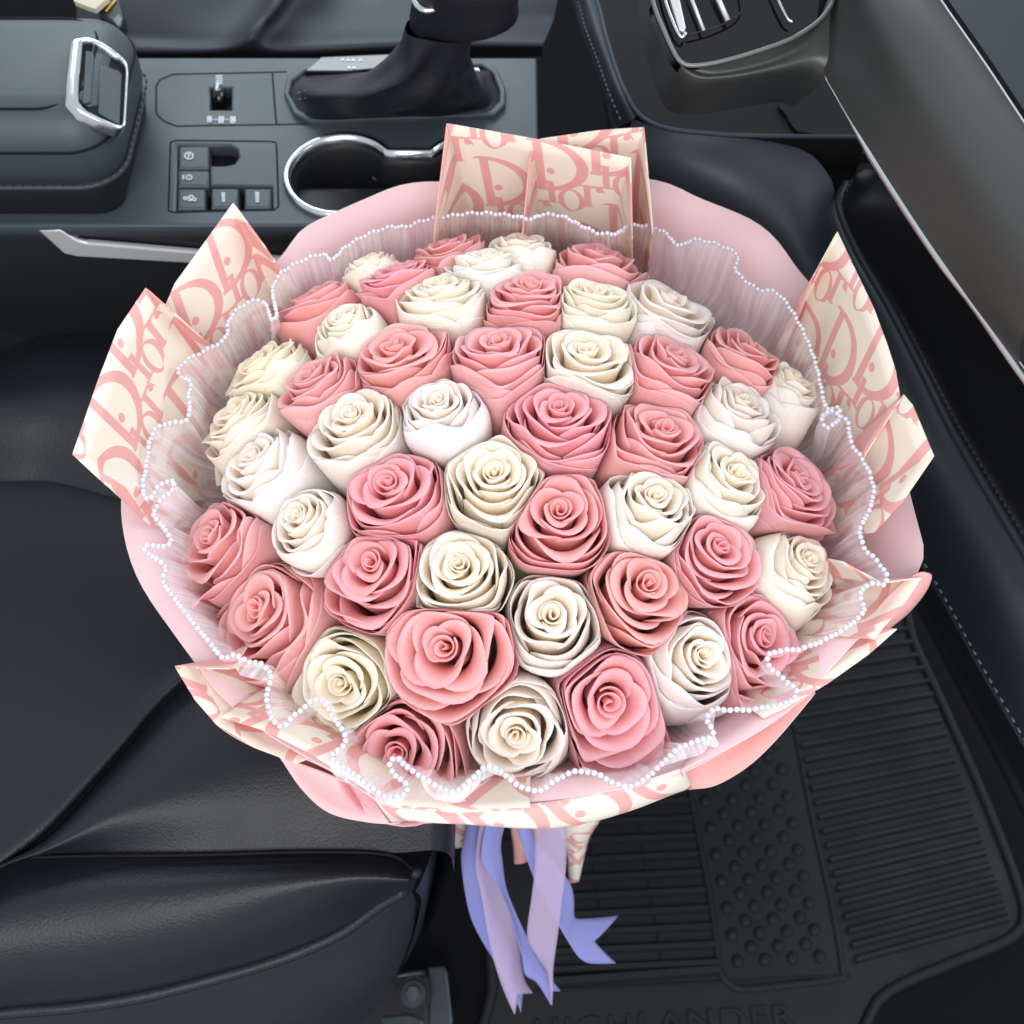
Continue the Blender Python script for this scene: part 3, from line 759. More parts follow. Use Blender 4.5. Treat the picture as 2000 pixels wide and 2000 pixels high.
# ---- dashboard side panel, knee pad
dp = empty('dash_side_panel', P(1700, 900, 0)); tag(dp, 'dark soft lower dash panel with pale stitching, running down the right side', 'dashboard panel')
A_ = [P(1235, 232, .592), P(1290, 250, .598), P(1400, 263, .600), P(1560, 290, .592), P(1620, 345, .575), P(1637, 404, .556), P(1673, 492, .532), P(1735, 600, .51), P(1796, 717, .488), P(1866, 856, .468), P(1996, 1075, .458), P(2120, 1280, .45)]
Bm = [P(1215, 330, .555), P(1290, 345, .570), P(1400, 380, .572), P(1500, 440, .558), P(1560, 510, .540), P(1620, 600, .512), P(1680, 700, .488), P(1740, 800, .466), P(1810, 930, .446), P(1880, 1050, .440), P(1960, 1190, .438), P(2060, 1360, .43)]
B0 = [P(1210, 420, .49), P(1290, 480, .49), P(1380, 560, .475), P(1470, 660, .45), P(1560, 770, .42), P(1640, 870, .395), P(1710, 965, .375), P(1790, 1085, .355), P(1850, 1185, .36), P(1912, 1299, .37), P(1990, 1435, .38), P(2060, 1560, .38)]
C0 = [P(1190, 440, .45), P(1270, 510, .44), P(1350, 600, .42), P(1440, 700, .39), P(1530, 810, .36), P(1610, 910, .335), P(1680, 1010, .315), P(1755, 1130, .295), P(1815, 1240, .30), P(1880, 1365, .31), P(1950, 1500, .32), P(2020, 1640, .32)]
C1 = [p + Vector((.06, .02, -.10)) for p in C0]
pskin = loft('panel_skin', [A_, Bm, B0], M['soft'], dp, nc=90, sub=8)
loft('panel_lower_edge', [B0, [p.lerp(q, .5) + Vector((0, 0, -.004)) for p, q in zip(B0, C0)], C0, C1], M['black'], dp, nc=90, sub=6)
tube('panel_welt', cr(B0, 90), .0018, M['soft'], dp)
sp_ = [p.lerp(q, .06) + Vector((-.001, -.001, .0016)) for p, q in zip(cr(B0, 120), cr(Bm, 120))]
dashes('stitching', sp_, M['thread'], pskin, .0052, .003, .0007)
kn = empty('knee_pad', P(1800, 600, .5)); tag(kn, 'black textured knee pad with a stitched border below the metallic dash beam', 'dashboard panel')
k0 = [P(1690, 330, .560), P(1650, 362, .562), P(1638, 404, .560), P(1673, 492, .536), P(1735, 600, .514), P(1796, 717, .492), P(1866, 856, .472), P(1996, 1075, .462), P(2120, 1280, .455)]
k1 = [P(1700, 345, .566), P(1675, 385, .568), P(1668, 425, .566), P(1705, 500, .545), P(1765, 600, .522), P(1830, 717, .500), P(1900, 850, .480), P(2030, 1060, .470), P(2150, 1250, .46)]
k2 = [P(1725, 330, .60), P(1760, 400, .60), P(1800, 460, .60), P(1850, 530, .60), P(1905, 600, .595), P(1960, 690, .59), P(2020, 780, .58), P(2130, 950, .57), P(2250, 1100, .56)]
loft('pad', [k0, [p + Vector((0, 0, .006)) for p in k1], k2], M['black'], kn, nc=80, sub=8)
tube('border', cr([p + Vector((0, 0, .002)) for p in k0[1:]], 100), .0034, M['soft'], kn)
dashes('stitching', [p + Vector((.004, .001, .0042)) for p in cr(k0[1:], 160)], M['dark_thread'], kn, .0035, .002, .0009)

# ---- open tray of the dash with its leather lip
tr_ = empty('dash_tray', P(1400, 150, .4)); tag(tr_, 'dark open storage tray under the dash with a stitched leather lip', 'tray')
L0 = [P(1085, -60, .57), P(1118, 0, .57), P(1135, 60, .57), P(1158, 120, .57), P(1182, 190, .568), P(1205, 250, .56)]
L1 = [P(1105, -60, .598), P(1140, 0, .598), P(1160, 60, .598), P(1182, 120, .598), P(1206, 185, .597), P(1232, 236, .592)]
L2 = [P(1130, -60, .60), P(1165, 0, .60), P(1184, 70, .60), P(1202, 130, .60), P(1222, 180, .60), P(1246, 222, .596)]
loft('lip', [L0, L1, L2], M['soft'], tr_, nc=50, sub=6)
dashes('stitching', [p + Vector((-.001, 0, .0022)) for p in cr([a.lerp(b, .45) for a, b in zip(L0, L1)], 80)], M['thread'], tr_, .003, .0022, .0005)
E_ = [P(1130, -60, .60), P(1165, 0, .60), P(1184, 70, .60), P(1202, 130, .60), P(1222, 180, .60), P(1250, 225, .598), P(1300, 250, .600), P(1400, 262, .601), P(1500, 266, .601), P(1690, 268, .60)]
tube('edge_welt', cr(E_, 90), .0016, M['soft'], tr_)
w1 = [p + Vector((.004, .004, -.03)) for p in E_]; w2 = [p + Vector((.010, .02, -.075)) for p in E_]
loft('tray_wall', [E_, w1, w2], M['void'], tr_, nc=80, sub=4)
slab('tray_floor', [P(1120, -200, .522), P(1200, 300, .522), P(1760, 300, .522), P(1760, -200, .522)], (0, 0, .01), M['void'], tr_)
tube('tray_seam', [P(1262, 60, .524), P(1290, 150, .524), P(1304, 195, .524), P(1318, 200, .524)], .0012, M['black'], tr_)
slab('tray_pad', cr([P(x, y, .526) for x, y in ((1530, 197), (1536, 225), (1550, 248), (1572, 259), (1690, 262), (1690, 197))], 40, True), (0, 0, .004), M['void'], tr_)
stk = empty('warning_sticker', P(1290, 70, .55)); tag(stk, 'small yellow and white warning sticker beside the vent', 'sticker')
slab('yellow_half', [PD(1272, 37, .705), PD(1285, 34, .705), PD(1297, 78, .705), PD(1286, 80, .705)], UP * .001, M['yellow'], stk)
slab('white_half', [PD(1287, 81, .705), PD(1298, 79, .705), PD(1309, 104, .705), PD(1296, 108, .705)], UP * .001, M['label_white'], stk)

# ---- metallic dash beam with the air vent
bb = empty('dash_beam', P(1800, 300, .70)); tag(bb, 'grey metallic dash beam with a thin silver lower edge at the upper right', 'dashboard trim')
b0 = [P(1730, -160, .775), P(1838, 0, .775), P(1925, 125, .775), P(2000, 238, .775), P(2130, 430, .775)]
b1 = [P(1690, -160, .772), P(1780, 0, .772), P(1880, 140, .772), P(1975, 280, .772), P(2110, 480, .772)]
b2 = [P(1640, -160, .755), P(1690, 0, .755), P(1790, 170, .755), P(1900, 350, .755), P(2060, 590, .755)]
b3 = [P(1610, -160, .728), P(1645, 20, .728), P(1720, 200, .728), P(1840, 400, .728), P(2000, 650, .728)]
b4 = [P(1590, -160, .70), P(1605, 100, .70), P(1640, 200, .70), P(1800, 456, .70), P(1990, 720, .70)]
loft('beam', [b0, b1, b2, b3, b4], M['beam'], bb, nc=70, sub=8)
e4 = [P(1609, 148, .699), P(1660, 233, .699), P(1719, 331, .699), P(1828, 497, .699), P(1906, 600, .699), P(2000, 735, .699), P(2110, 880, .699)]
tube('silver_edge', cr(e4, 90), lambda t: .0006 + .0020 * min(1, t * 4), M['chrome'], bb)
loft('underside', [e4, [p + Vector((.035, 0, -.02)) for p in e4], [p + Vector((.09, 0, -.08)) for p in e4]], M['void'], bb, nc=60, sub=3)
up0 = [p + Vector((.001, .0, .003)) for p in b0]; up1 = [p + Vector((.05, .0, .02)) for p in b0]; up2 = [p + Vector((.25, .0, .05)) for p in b0]
loft('upper_dash', [up0, up1, up2], M['soft'], bb, nc=40, sub=4)
tube('upper_edge', cr(b0, 50), .0005, M['satin'], bb)
vt = empty('air_vent', PD(1450, 60, .70)); tag(vt, 'piano black air vent panel with chrome slats and a satin rim', 'air vent')
rim_px = [(1262, -90), (1275, 0), (1297, 60), (1318, 105), (1332, 122), (1352, 128), (1400, 122), (1470, 103), (1540, 78), (1590, 48), (1618, 18), (1628, -10), (1635, -90)]
vd = .655
rimp = cr([PD(x, y, vd) for x, y in rim_px], 90)
vface = slab('vent_face', [p + FW * .006 for p in rimp], -FW * .01, M['gloss'], vt)
tube('vent_rim', rimp, .0014, M['lip'], vt, upv=FW)
low = cr([PD(x, y, vd + .012) for x, y in ((1272, -90), (1284, 10), (1304, 72), (1318, 122), (1335, 150), (1365, 163), (1430, 160), (1500, 149), (1560, 139), (1590, 140), (1610, 150))], 90)
low2 = [p + FW * .07 + Vector((0, 0.01, 0)) for p in low]
loft('vent_lip', [rimp, [a.lerp(b, .5) - UP * .001 + FW * .001 for a, b in zip(rimp, low)], low, low2], M['beam'], vt, nc=90, sub=5)
vf = vd + .0005
vbar = slab('vent_bar', [PD(x, y, vf) for x, y in ((1300, -30), (1322, -30), (1340, 52), (1338, 62), (1332, 62), (1326, 58))], -FW * .004, M['satin'], vt, bevel=.001)
tube('vent_bar_edge', cr([PD(x, y, vf - .001) for x, y in ((1292, -30), (1302, 10), (1318, 52), (1328, 70), (1335, 72), (1340, 64))], 40), .0011, M['chrome'], vbar, upv=FW)
for (x0, y0, x1, y1, r_) in ((1340, -30, 1375, 60, .0011), (1390, -30, 1422, 40, .0016)):
    tube('vent_slat', [PD(x0, y0, vf), PD(x1, y1, vf)], r_, M['satin'], vface, upv=FW)
tube('vent_trim', cr([PD(x, y, vf - .001) for x, y in ((1508, -30), (1520, 0), (1536, 32), (1542, 40), (1549, 43))], 30), .0010, M['chrome'], vt, upv=FW)
tube('vent_opening_edge', cr([PD(x, y, vf) for x, y in ((1345, 68), (1390, 56), (1430, 38), (1450, 20), (1452, 0), (1446, -30))], 40), .0006, M['black'], vt, upv=FW)
# =================================================================== BOUQUET
ZR = 0.610                                   # height of the wrap's rim
BC = Vector((0.004, 0.350, ZR))              # middle of the bouquet at rim height
RS = 0.315                                   # radius of the dome of flowers
DC = BC + Vector((0, 0, 0.058 - RS))         # centre of that dome

def set_uv(me, uvs):
    lay = me.uv_layers.new(name='UVMap')
    lv = [0] * len(me.loops); me.loops.foreach_get('vertex_index', lv)
    flat = []
    for i in lv: flat += uvs[i]
    lay.data.foreach_set('uv', flat)

# ---------------------------------------------------------------- roses
HEAD = 2.05                                  # head height in units of its radius
def petal_mesh(name, th, x, rb, rl, zl, hw, zb, curl, spiral, wave, tip, seed, flop=0.0):
    rnd = random.Random(seed); nu, ns = 19, 13
    SS = [1 - (1 - i / (ns - 1)) ** 1.35 for i in range(ns)]
    ph1, ph2, ph3 = (rnd.uniform(0, 6.28) for _ in range(3))
    kx = rnd.uniform(2.2, 3.6)
    def pt(u, s):
        se = s * (1 - (0.16 + 0.06 * tip) * abs(u) ** 2.6) + tip * 0.05 * max(0, 1 - abs(u) * 3.2) * s ** 6
        t = se; mt = 1 - t
        p0 = (0.10, zb); p1 = (rb * 0.98, zb - 0.02); p2 = (rb * (0.86 + 0.27 * x), zl - (zl - zb) * (0.30 + 0.10 * x)); p3 = (rl, zl)
        r = mt ** 3 * p0[0] + 3 * mt * mt * t * p1[0] + 3 * mt * t * t * p2[0] + t ** 3 * p3[0]
        z = mt ** 3 * p0[1] + 3 * mt * mt * t * p1[1] + 3 * mt * t * t * p2[1] + t ** 3 * p3[1]
        c0 = 0.72 - 0.12 * flop
        if t > c0:
            q = (t - c0) / (1 - c0)
            cc = curl * (1 + 0.45 * math.sin(u * kx + ph1)) * (0.65 + 0.35 * math.cos(u * 1.3))
            r += cc * q ** 2 * (1 + 0.2 * q)
            z -= cc * q ** 3 * (0.9 + 1.1 * flop)
        e = s ** 5
        r += wave * e * math.sin(u * kx * 1.9 + ph2)
        z += wave * 0.9 * e * math.sin(u * kx * 2.3 + ph3)
        r *= 1 + spiral * u * (0.4 + 0.6 * s) - 0.03 * u * u * s
        w_ = hw * (0.42 + 0.58 * math.sin(math.pi / 2 * min(1, 0.12 + se * 1.35)))
        a = th + u * w_
        return Vector((r * math.cos(a), r * math.sin(a), z))
    G = [[pt(-1 + 2 * j / (nu - 1), SS[i]) for j in range(nu)] for i in range(ns)]
    N = []
    for i in range(ns):
        row = []
        for j in range(nu):
            a = G[i][min(nu - 1, j + 1)] - G[i][max(0, j - 1)]; b = G[min(ns - 1, i + 1)][j] - G[max(0, i - 1)][j]
            n = a.cross(b); row.append(n.normalized() if n.length > 1e-9 else Vector((0, 0, 1)))
        N.append(row)
    V = []; T = []; UVs = []
    th_ = 0.025 - 0.006 * x
    for side in (1, -1):
        for i in range(ns):
            for j in range(nu):
                s = SS[i]; ed = min(1.0, 0.25 + 0.45 * min(ns - 1 - i, j, nu - 1 - j))
                V.append(G[i][j] + N[i][j] * (side * th_ * ed)); T.append((s, x, abs(-1 + 2 * j / (nu - 1))))
                UVs.append(((j / (nu - 1)) * 1.0 + (seed % 17), s))
    F = [tuple(reversed(q)) for q in grid_faces(ns, nu)]
    F = grid_faces(ns, nu) + [tuple(reversed(q)) for q in grid_faces(ns, nu, base=ns * nu)]
    o2 = ns * nu
    for j in range(nu - 1):
        a = (ns - 1) * nu + j; F.append((a, a + 1, a + 1 + o2, a + o2))
    for i in range(ns - 1):
        a = i * nu; F.append((a + nu, a, a + o2, a + nu + o2))
        a = i * nu + nu - 1; F.append((a, a + nu, a + nu + o2, a + o2))
    me = bpy.data.meshes.new(name); me.from_pydata([tuple(v) for v in V], [], F)
    at = me.color_attributes.new('tone', 'FLOAT_COLOR', 'POINT')
    at.data.foreach_set('color', [c for t in T for c in (*t, 1.0)])
    set_uv(me, UVs)
    for p in me.polygons: p.use_smooth = True
    me.update()
    return me
def heart_mesh(name, turns, r0, r1, top, seed):
    """the tight rolled centre: a spiral sheet standing on edge"""
    rnd = random.Random(seed); n = int(turns * 26); ns = 6; V = []; T = []; U = []
    ph = rnd.uniform(0, 6.28)
    for side in (1, -1):
        for i in range(ns):
            s = i / (ns - 1)
            for j in range(n):
                f = j / (n - 1); a = ph + f * turns * 2 * math.pi
                r = (r0 + (r1 - r0) * f) * (0.75 + 0.35 * s) * (1 + 0.10 * math.sin(a * 0.9 + ph)) + (0.03 * max(0, s - .8) * 5 if f > .2 else 0)
                z = top - 0.55 + 0.55 * s - 0.05 * f + 0.035 * math.sin(a * 1.3 + ph) * s
                V.append((r * math.cos(a) * (1 + 0.0) + side * 0.009 * math.cos(a), r * math.sin(a) + side * 0.009 * math.sin(a), z))
                T.append((0.55 + 0.40 * s, 0.0, 0)); U.append((f * turns, s))
    F = [tuple(reversed(q)) for q in grid_faces(ns, n)] + grid_faces(ns, n, base=ns * n)
    o2 = ns * n
    for j in range(n - 1):
        a = (ns - 1) * n + j; F.append((a + 1, a, a + o2, a + 1 + o2))
    me = bpy.data.meshes.new(name); me.from_pydata(V, [], F)
    at = me.color_attributes.new('tone', 'FLOAT_COLOR', 'POINT')
    at.data.foreach_set('color', [c for t in T for c in (*t, 1.0)])
    set_uv(me, U)
    for p in me.polygons: p.use_smooth = True
    me.update(); return me
def rose_kind(kind, seed):
    """list of (part name, mesh) in rose units: base of the head at z=0, mouth near z=HEAD"""
    rnd = random.Random(seed)
    opn, n_in, n_out, curl, guard_drop = {'O': (0.88, 18, 4, 0.24, 0.42), 'M': (0.72, 16, 5, 0.18, 0.45),
                                          'B': (0.54, 14, 5, 0.12, 0.34), 'L': (0.80, 13, 5, 0.24, 0.30)}[kind]
    out = [('petal_heart', heart_mesh('rose_heart', 2.3, 0.015, 0.125, HEAD - 0.06, seed))]
    th = rnd.uniform(0, 6.28)
    hand = rnd.choice((-1, 1))
    for i in range(n_in):
        x = (i + 0.5) / n_in
        th += hand * (2.39996 + rnd.uniform(-.28, .28))
        rl = 0.13 + (opn * 0.90 - 0.13) * x ** 0.74 * rnd.uniform(.97, 1.04)
        rb = max(rl * (0.70 + 0.30 * x), (0.10 + 0.84 * x ** 1.15))
        zl = HEAD - 0.04 + 0.05 * math.sin(math.pi * min(1, x * 0.95)) - 0.17 * x ** 1.6 + rnd.uniform(-.02, .02)
        out.append(('petal', petal_mesh('rose_petal', th, x * 0.8, rb, rl, zl, 1.75 - 0.65 * x + rnd.uniform(-.1, .1), HEAD * (0.62 - 0.60 * x),
                    0.055 + curl * 0.7 * x ** 1.1, hand * (0.10 - 0.05 * x), 0.014 + 0.026 * x, 0.35, seed * 97 + i)))
    for i in range(n_out):
        th += hand * (2.39996 + rnd.uniform(-.22, .22)); x = i / max(1, n_out - 1)
        if i < n_out - (2 if kind in 'OL' else 1):                       # hugging guard petals: the smooth shoulders of the head
            out.append(('petal', petal_mesh('outer_petal', th, 0.82 + 0.1 * x, 0.97 + 0.04 * x, opn * (0.96 + 0.08 * x), HEAD - 0.14 - 0.05 * i - rnd.uniform(0, .05), 1.45, 0.0,
                        curl * rnd.uniform(.5, 1.0), hand * 0.05, 0.025, 0.8, seed * 97 + 50 + i, flop=rnd.uniform(0, .3))))
        else:                                   # the last two peel away
            drop = guard_drop * rnd.uniform(.5, 1.25)
            out.append(('petal', petal_mesh('outer_petal', th, 0.95 + 0.05 * x, 1.0, max(opn, 0.88) * rnd.uniform(.95, 1.06), HEAD - 0.32 - drop * 0.6, rnd.uniform(.85, 1.1), 0.0,
                        (0.12 + curl) * rnd.uniform(.8, 1.4), hand * 0.04, 0.04, 1.0, seed * 97 + 50 + i, flop=rnd.uniform(.2, 1.0))))
    return out
def sepal_meshes():
    res = []
    for k in range(5):
        a = k * 2 * math.pi / 5; V = []
        for i in range(6):
            s = i / 5; wd = 0.17 * math.sin(math.pi * (0.18 + 0.82 * (1 - s))) * (1 - s * .6)
            r = 0.10 + 0.62 * math.sin(s * 1.35); z = -0.06 + 0.35 * s * s
            for j in (-1, 0, 1):
                V.append((r * math.cos(a) - j * wd * math.sin(a), r * math.sin(a) + j * wd * math.cos(a), z - 0.03 * abs(j)))
        me = bpy.data.meshes.new('rose_sepal'); me.from_pydata(V, [], grid_faces(6, 3)); me.materials.append(M['green'])
        for p in me.polygons: p.use_smooth = True
        res.append(me)
    return res
SEPALS = sepal_meshes()
def stem_mesh():
    v, f = tube_geo([Vector((0, 0, -0.02 - 0.25 * i)) for i in range(9)], lambda t: 0.11 - 0.03 * t, 7, upv=Vector((0, 1, 0)))
    me = bpy.data.meshes.new('rose_stem'); me.from_pydata([tuple(q) for q in v], [], f); me.materials.append(M['stem'])
    for p in me.polygons: p.use_smooth = True
    return me
STEM = stem_mesh()
# (x, y) of the mouth on a 1932 px print, colour, form, radius in mm, extra lean (right, towards lens) , label
ROSES = [
 (590, 538, 'p', 'L', 27, 0, 0, 'pink rose at the far left of the back rows, above the small closed white rose'),
 (690, 478, 'w', 'B', 20, 0, 0, 'small white rose mostly hidden behind the pink roses at the back left'),
 (745, 492, 'p', 'O', 28, 0, 0, 'pink rose with a flat open top, left of the printed back sheet'),
 (836, 448, 'p', 'L', 26, 0, 0, 'pink rose half hidden in the rearmost row, left of the two white back roses'),
 (915, 468, 'w', 'M', 25, 0, 0, 'back row white rose with one petal folded over'),
 (985, 440, 'w', 'B', 26, 0, 0, 'rearmost white rose, right under the pearls below the printed back sheet'),
 (1130, 462, 'p', 'L', 32, 0, 0, 'loose mauve pink rose in the rearmost row, right of the white ones'),
 (828, 520, 'w', 'M', 28, 0, 0, 'white rose with a wide rim and tall body, left of the upper middle pink rose'),
 (1000, 522, 'p', 'O', 31, 0, 0, 'upper middle pink rose with rings of petals, second row from the back'),
 (1128, 535, 'w', 'M', 24, 0, 0, 'small white rose with a ragged rim, left of the large loose white rose'),
 (1272, 545, 'w', 'L', 33, 0, 0, 'large loose white rose at the back right'),
 (640, 585, 'w', 'B', 24, 0, 0, 'closed white rose bud in front of the far left pink rose'),
 (738, 638, 'p', 'O', 34, 0, 0, 'broad flat pink rose, left of the pink rose with the tight spiral'),
 (938, 628, 'p', 'M', 32, 0, 0, 'pink rose with a tight spiral, just above the middle of the bouquet'),
 (1112, 645, 'w', 'O', 31, 0, 0, 'wide white rose right of the pink rose with the tight spiral'),
 (1290, 658, 'p', 'M', 30, 0, 0, 'pink rose with a folded heart, in front of the large loose white rose'),
 (1428, 642, 'p', 'L', 25, 0, 0, 'pink rose turned aside at the right edge of the back rows'),
 (478, 668, 'w', 'L', 23, 0, 0, 'ruffled small white rose, highest of those along the left edge'),
 (582, 692, 'p', 'M', 26, 0, 0, 'pink rose on a tall body beside the ruffled small white rose'),
 (432, 762, 'w', 'M', 26, 0, 0, 'white rose with a wide guard petal at the left edge, middle one of three'),
 (655, 768, 'w', 'M', 28, 0, 0, 'creamy white rose with a split side petal, left of the slim white bud'),
 (822, 742, 'w', 'B', 25, 0, 0, 'slim white bud rose left of the pink rose in the middle'),
 (1058, 755, 'p', 'M', 31, 0, 0, 'pink rose with a half unrolled heart in the middle of the bouquet'),
 (1262, 792, 'p', 'M', 34, 0, 0, 'large pink rose with a deep spiral, right of the middle'),
 (1412, 742, 'w', 'B', 29, 0, 0, 'closed white rose on the right, beside the large deep spiral pink rose'),
 (1512, 705, 'w', 'B', 25, 0, 0, 'white rose turned away at the right edge beside the small pearl loop'),
 (462, 848, 'w', 'B', 31, 0, 0, 'long white rose lying outward at the left edge, lowest of three'),
 (722, 898, 'p', 'M', 34, 0, 0, 'large pink rose with a folded back petal, left of the middle white rose'),
 (930, 878, 'w', 'M', 29, 0, 0, 'creamy white rose at the very middle of the bouquet'),
 (1405, 882, 'w', 'B', 30, 0, 0, 'oval white rose on the right, beside the coral rose at the rim'),
 (1522, 890, 'p', 'O', 28, 0, 0, 'coral pink rose with pointed petals at the right rim'),
 (378, 1002, 'p', 'L', 28, 0, 0, 'pink rose turned aside at the left rim'),
 (552, 965, 'w', 'B', 22, 0, 0, 'smallest white rose, with a bent guard petal, at the left'),
 (1056, 952, 'p', 'M', 30, 0, 0, 'oval pink rose with a neat spiral, right of the middle white rose'),
 (1245, 922, 'w', 'B', 30, 0, 0, 'round cream rose on the right, above the lilac edged pink rose'),
 (690, 1052, 'p', 'O', 31, 0, 0, 'pink rose with a crowded dark heart, left of the pale yellow rose'),
 (864, 1056, 'w', 'M', 27, 0, 0, 'pale yellow white rose with a swirled heart, left below the middle'),
 (1370, 1022, 'p', 'O', 29, 0, 0, 'pink rose with thin lips, left of the white rose facing right'),
 (1542, 1048, 'w', 'B', 30, 0, 0, 'white rose facing right at the right rim, with one broad guard petal'),
 (468, 1142, 'p', 'M', 33, 0, 0, 'big pink rose with a broad collar petal at the lower left'),
 (1232, 1092, 'p', 'O', 32, 0, 0, 'round lilac edged pink rose on the right of the front'),
 (1042, 1152, 'w', 'B', 32, 0, 0, 'white rose with an open collar petal in the front middle'),
 (832, 1222, 'p', 'O', 36, 0, 0, 'widest open pink rose with a deep spiral at the front left'),
 (1458, 1198, 'p', 'M', 31, 0, 0, 'deep pink rose half under the pearls at the lower right'),
 (1338, 1235, 'w', 'B', 31, 0, 0, 'creamy white rose with a hanging lower petal at the front right'),
 (632, 1292, 'w', 'M', 28, 0, 0, 'cream rose with the pearl string across its lower edge, front left'),
 (1156, 1330, 'p', 'O', 36, 0, 0, 'pink rose with many rings and a dark gap, at the front'),
 (972, 1395, 'w', 'B', 30, 0, 0, 'white rose with a heart shaped centre, lowest white one at the front'),
 (742, 1428, 'p', 'O', 33, 0, 0, 'coral pink rose at the front edge, partly behind a pearl loop'),
]
def on_dome(px, py, lift=0.0):
    d = ray(px, py).normalized(); oc = CAM - DC; r = RS + lift
    b = d.dot(oc); c = oc.dot(oc) - r * r; disc = b * b - c
    if disc < 0: disc = 0
    return CAM + d * (-b - math.sqrt(disc))
rr = random.Random(5)
import numpy as np
INFO = []
for (x, y, c, kd, mm, lx, ly, label) in ROSES:
    p = on_dome(x * K, y * K, 0.010 if 'widest open' in label else 0.0)      # the widest bloom stands a little proud
    ax = (p - DC).normalized(); ax.x *= 1.2
    back = 0.25 if y < 1050 else 0.25 - 0.36 * (y - 1050) / 380.0     # the back rows lean away, the front row towards the door
    ax = (ax + Vector((lx + rr.uniform(-.06, .06), back - ly + rr.uniform(-.06, .06), 0))).normalized()
    INFO.append((p, ax, mm * 1.33 / 1000.0))
for k, (x, y, c, kd, mm, lx, ly, label) in enumerate(ROSES):
    p, ax, sca = INFO[k]
    root = empty('rose', p - ax * (HEAD * sca))
    q = ax.to_track_quat('Z', 'Y').to_matrix() @ Matrix.Rotation(rr.uniform(0, 6.28), 3, 'Z')
    root.rotation_euler = q.to_euler(); root.scale = (sca, sca, sca)
    tag(root, label, 'rose', 'roses in the bouquet')
    mid = HEAD * 0.62; ex, ey = rr.uniform(.93, 1.07), rr.uniform(.93, 1.07)
    planes = []                                 # where this head is pressed against its neighbours, in its own units
    ci = p - ax * ((HEAD - mid) * sca)
    for k2, (p2, ax2, s2) in enumerate(INFO):
        if k2 == k: continue
        cj = p2 - ax2 * ((HEAD - mid) * s2); d = cj - ci
        if d.length < (sca + s2) * 1.5:
            planes.append((np.array(q.transposed() @ d.normalized()), d.length / sca * (sca / (sca + s2))))
    parts = rose_kind(kd, 100 + k * 7)
    if c == 'p': tint = (rr.uniform(.98, 1.01), rr.uniform(.97, 1.05), rr.uniform(.98, 1.06), 1)
    else: tint = (1.0, rr.uniform(.98, 1.0), rr.uniform(.94, 1.03), 1)
    mat = M['pink_petal'] if c == 'p' else M['white_petal']
    c0 = np.array((0, 0, mid))
    for nm, me in parts:
        co = np.empty(len(me.vertices) * 3, dtype=np.float32); me.vertices.foreach_get('co', co); co = co.reshape(-1, 3).astype(float)
        co[:, 0] *= ex; co[:, 1] *= ey
        for nrm, dist in planes:
            sd = (co - c0) @ nrm; L0 = dist * 0.72; k_ = max(1e-3, dist * 1.03 - L0)
            new = np.where(sd > L0, L0 + k_ * (1 - np.exp(-(np.maximum(sd, L0) - L0) / k_)), sd)
            co += np.outer(new - sd, nrm)
        me.vertices.foreach_set('co', co.astype(np.float32).ravel()); me.update()
        me.materials.append(mat)
        o = bpy.data.objects.new(nm, me); col.objects.link(o); o.parent = root; o.color = tint
    for me in SEPALS:
        o = bpy.data.objects.new('sepal', me); col.objects.link(o); o.parent = root
    o = bpy.data.objects.new('stem', STEM); col.objects.link(o); o.parent = root

# a few green leaves showing in the gaps
def leaf(px, py, ang, size, label):
    p = on_dome(px, py, -0.030); ax = (p - DC).normalized()
    V = []; n = 9
    for i in range(n):
        s = i / (n - 1); wd = 0.30 * math.sin(math.pi * s ** 0.8) * (1 + 0.06 * math.sin(i * 2.6))
        for j in (-1, -.5, 0, .5, 1):
            V.append((s - .5, j * wd, 0.10 * abs(j) - 0.12 * (s - .5) ** 2))
    o = mesh('rose_leaf', V, grid_faces(n, 5), M['green'])
    o.location = p; o.scale = (size,) * 3
    o.rotation_euler = (ax.to_track_quat('Z', 'Y').to_matrix() @ Matrix.Rotation(ang, 3, 'Z')).to_euler()
    tag(o, label, 'leaf', 'leaves between the roses')
leaf(1025, 1105, 1.4, .024, 'dark green leaf tip between the pale yellow rose and the oval pink rose')
leaf(1170, 1245, 2.6, .024, 'green leaf tip above the ringed pink rose at the front')
leaf(545, 1290, -0.3, .024, 'dark leaf tip left of the cream rose at the lower left')
leaf(590, 1095, 0.2, .024, 'dark leaf in the gap below the smallest white rose')
leaf(1085, 1465, 0.6, .024, 'brownish green leaf beside the lowest white rose at the front')

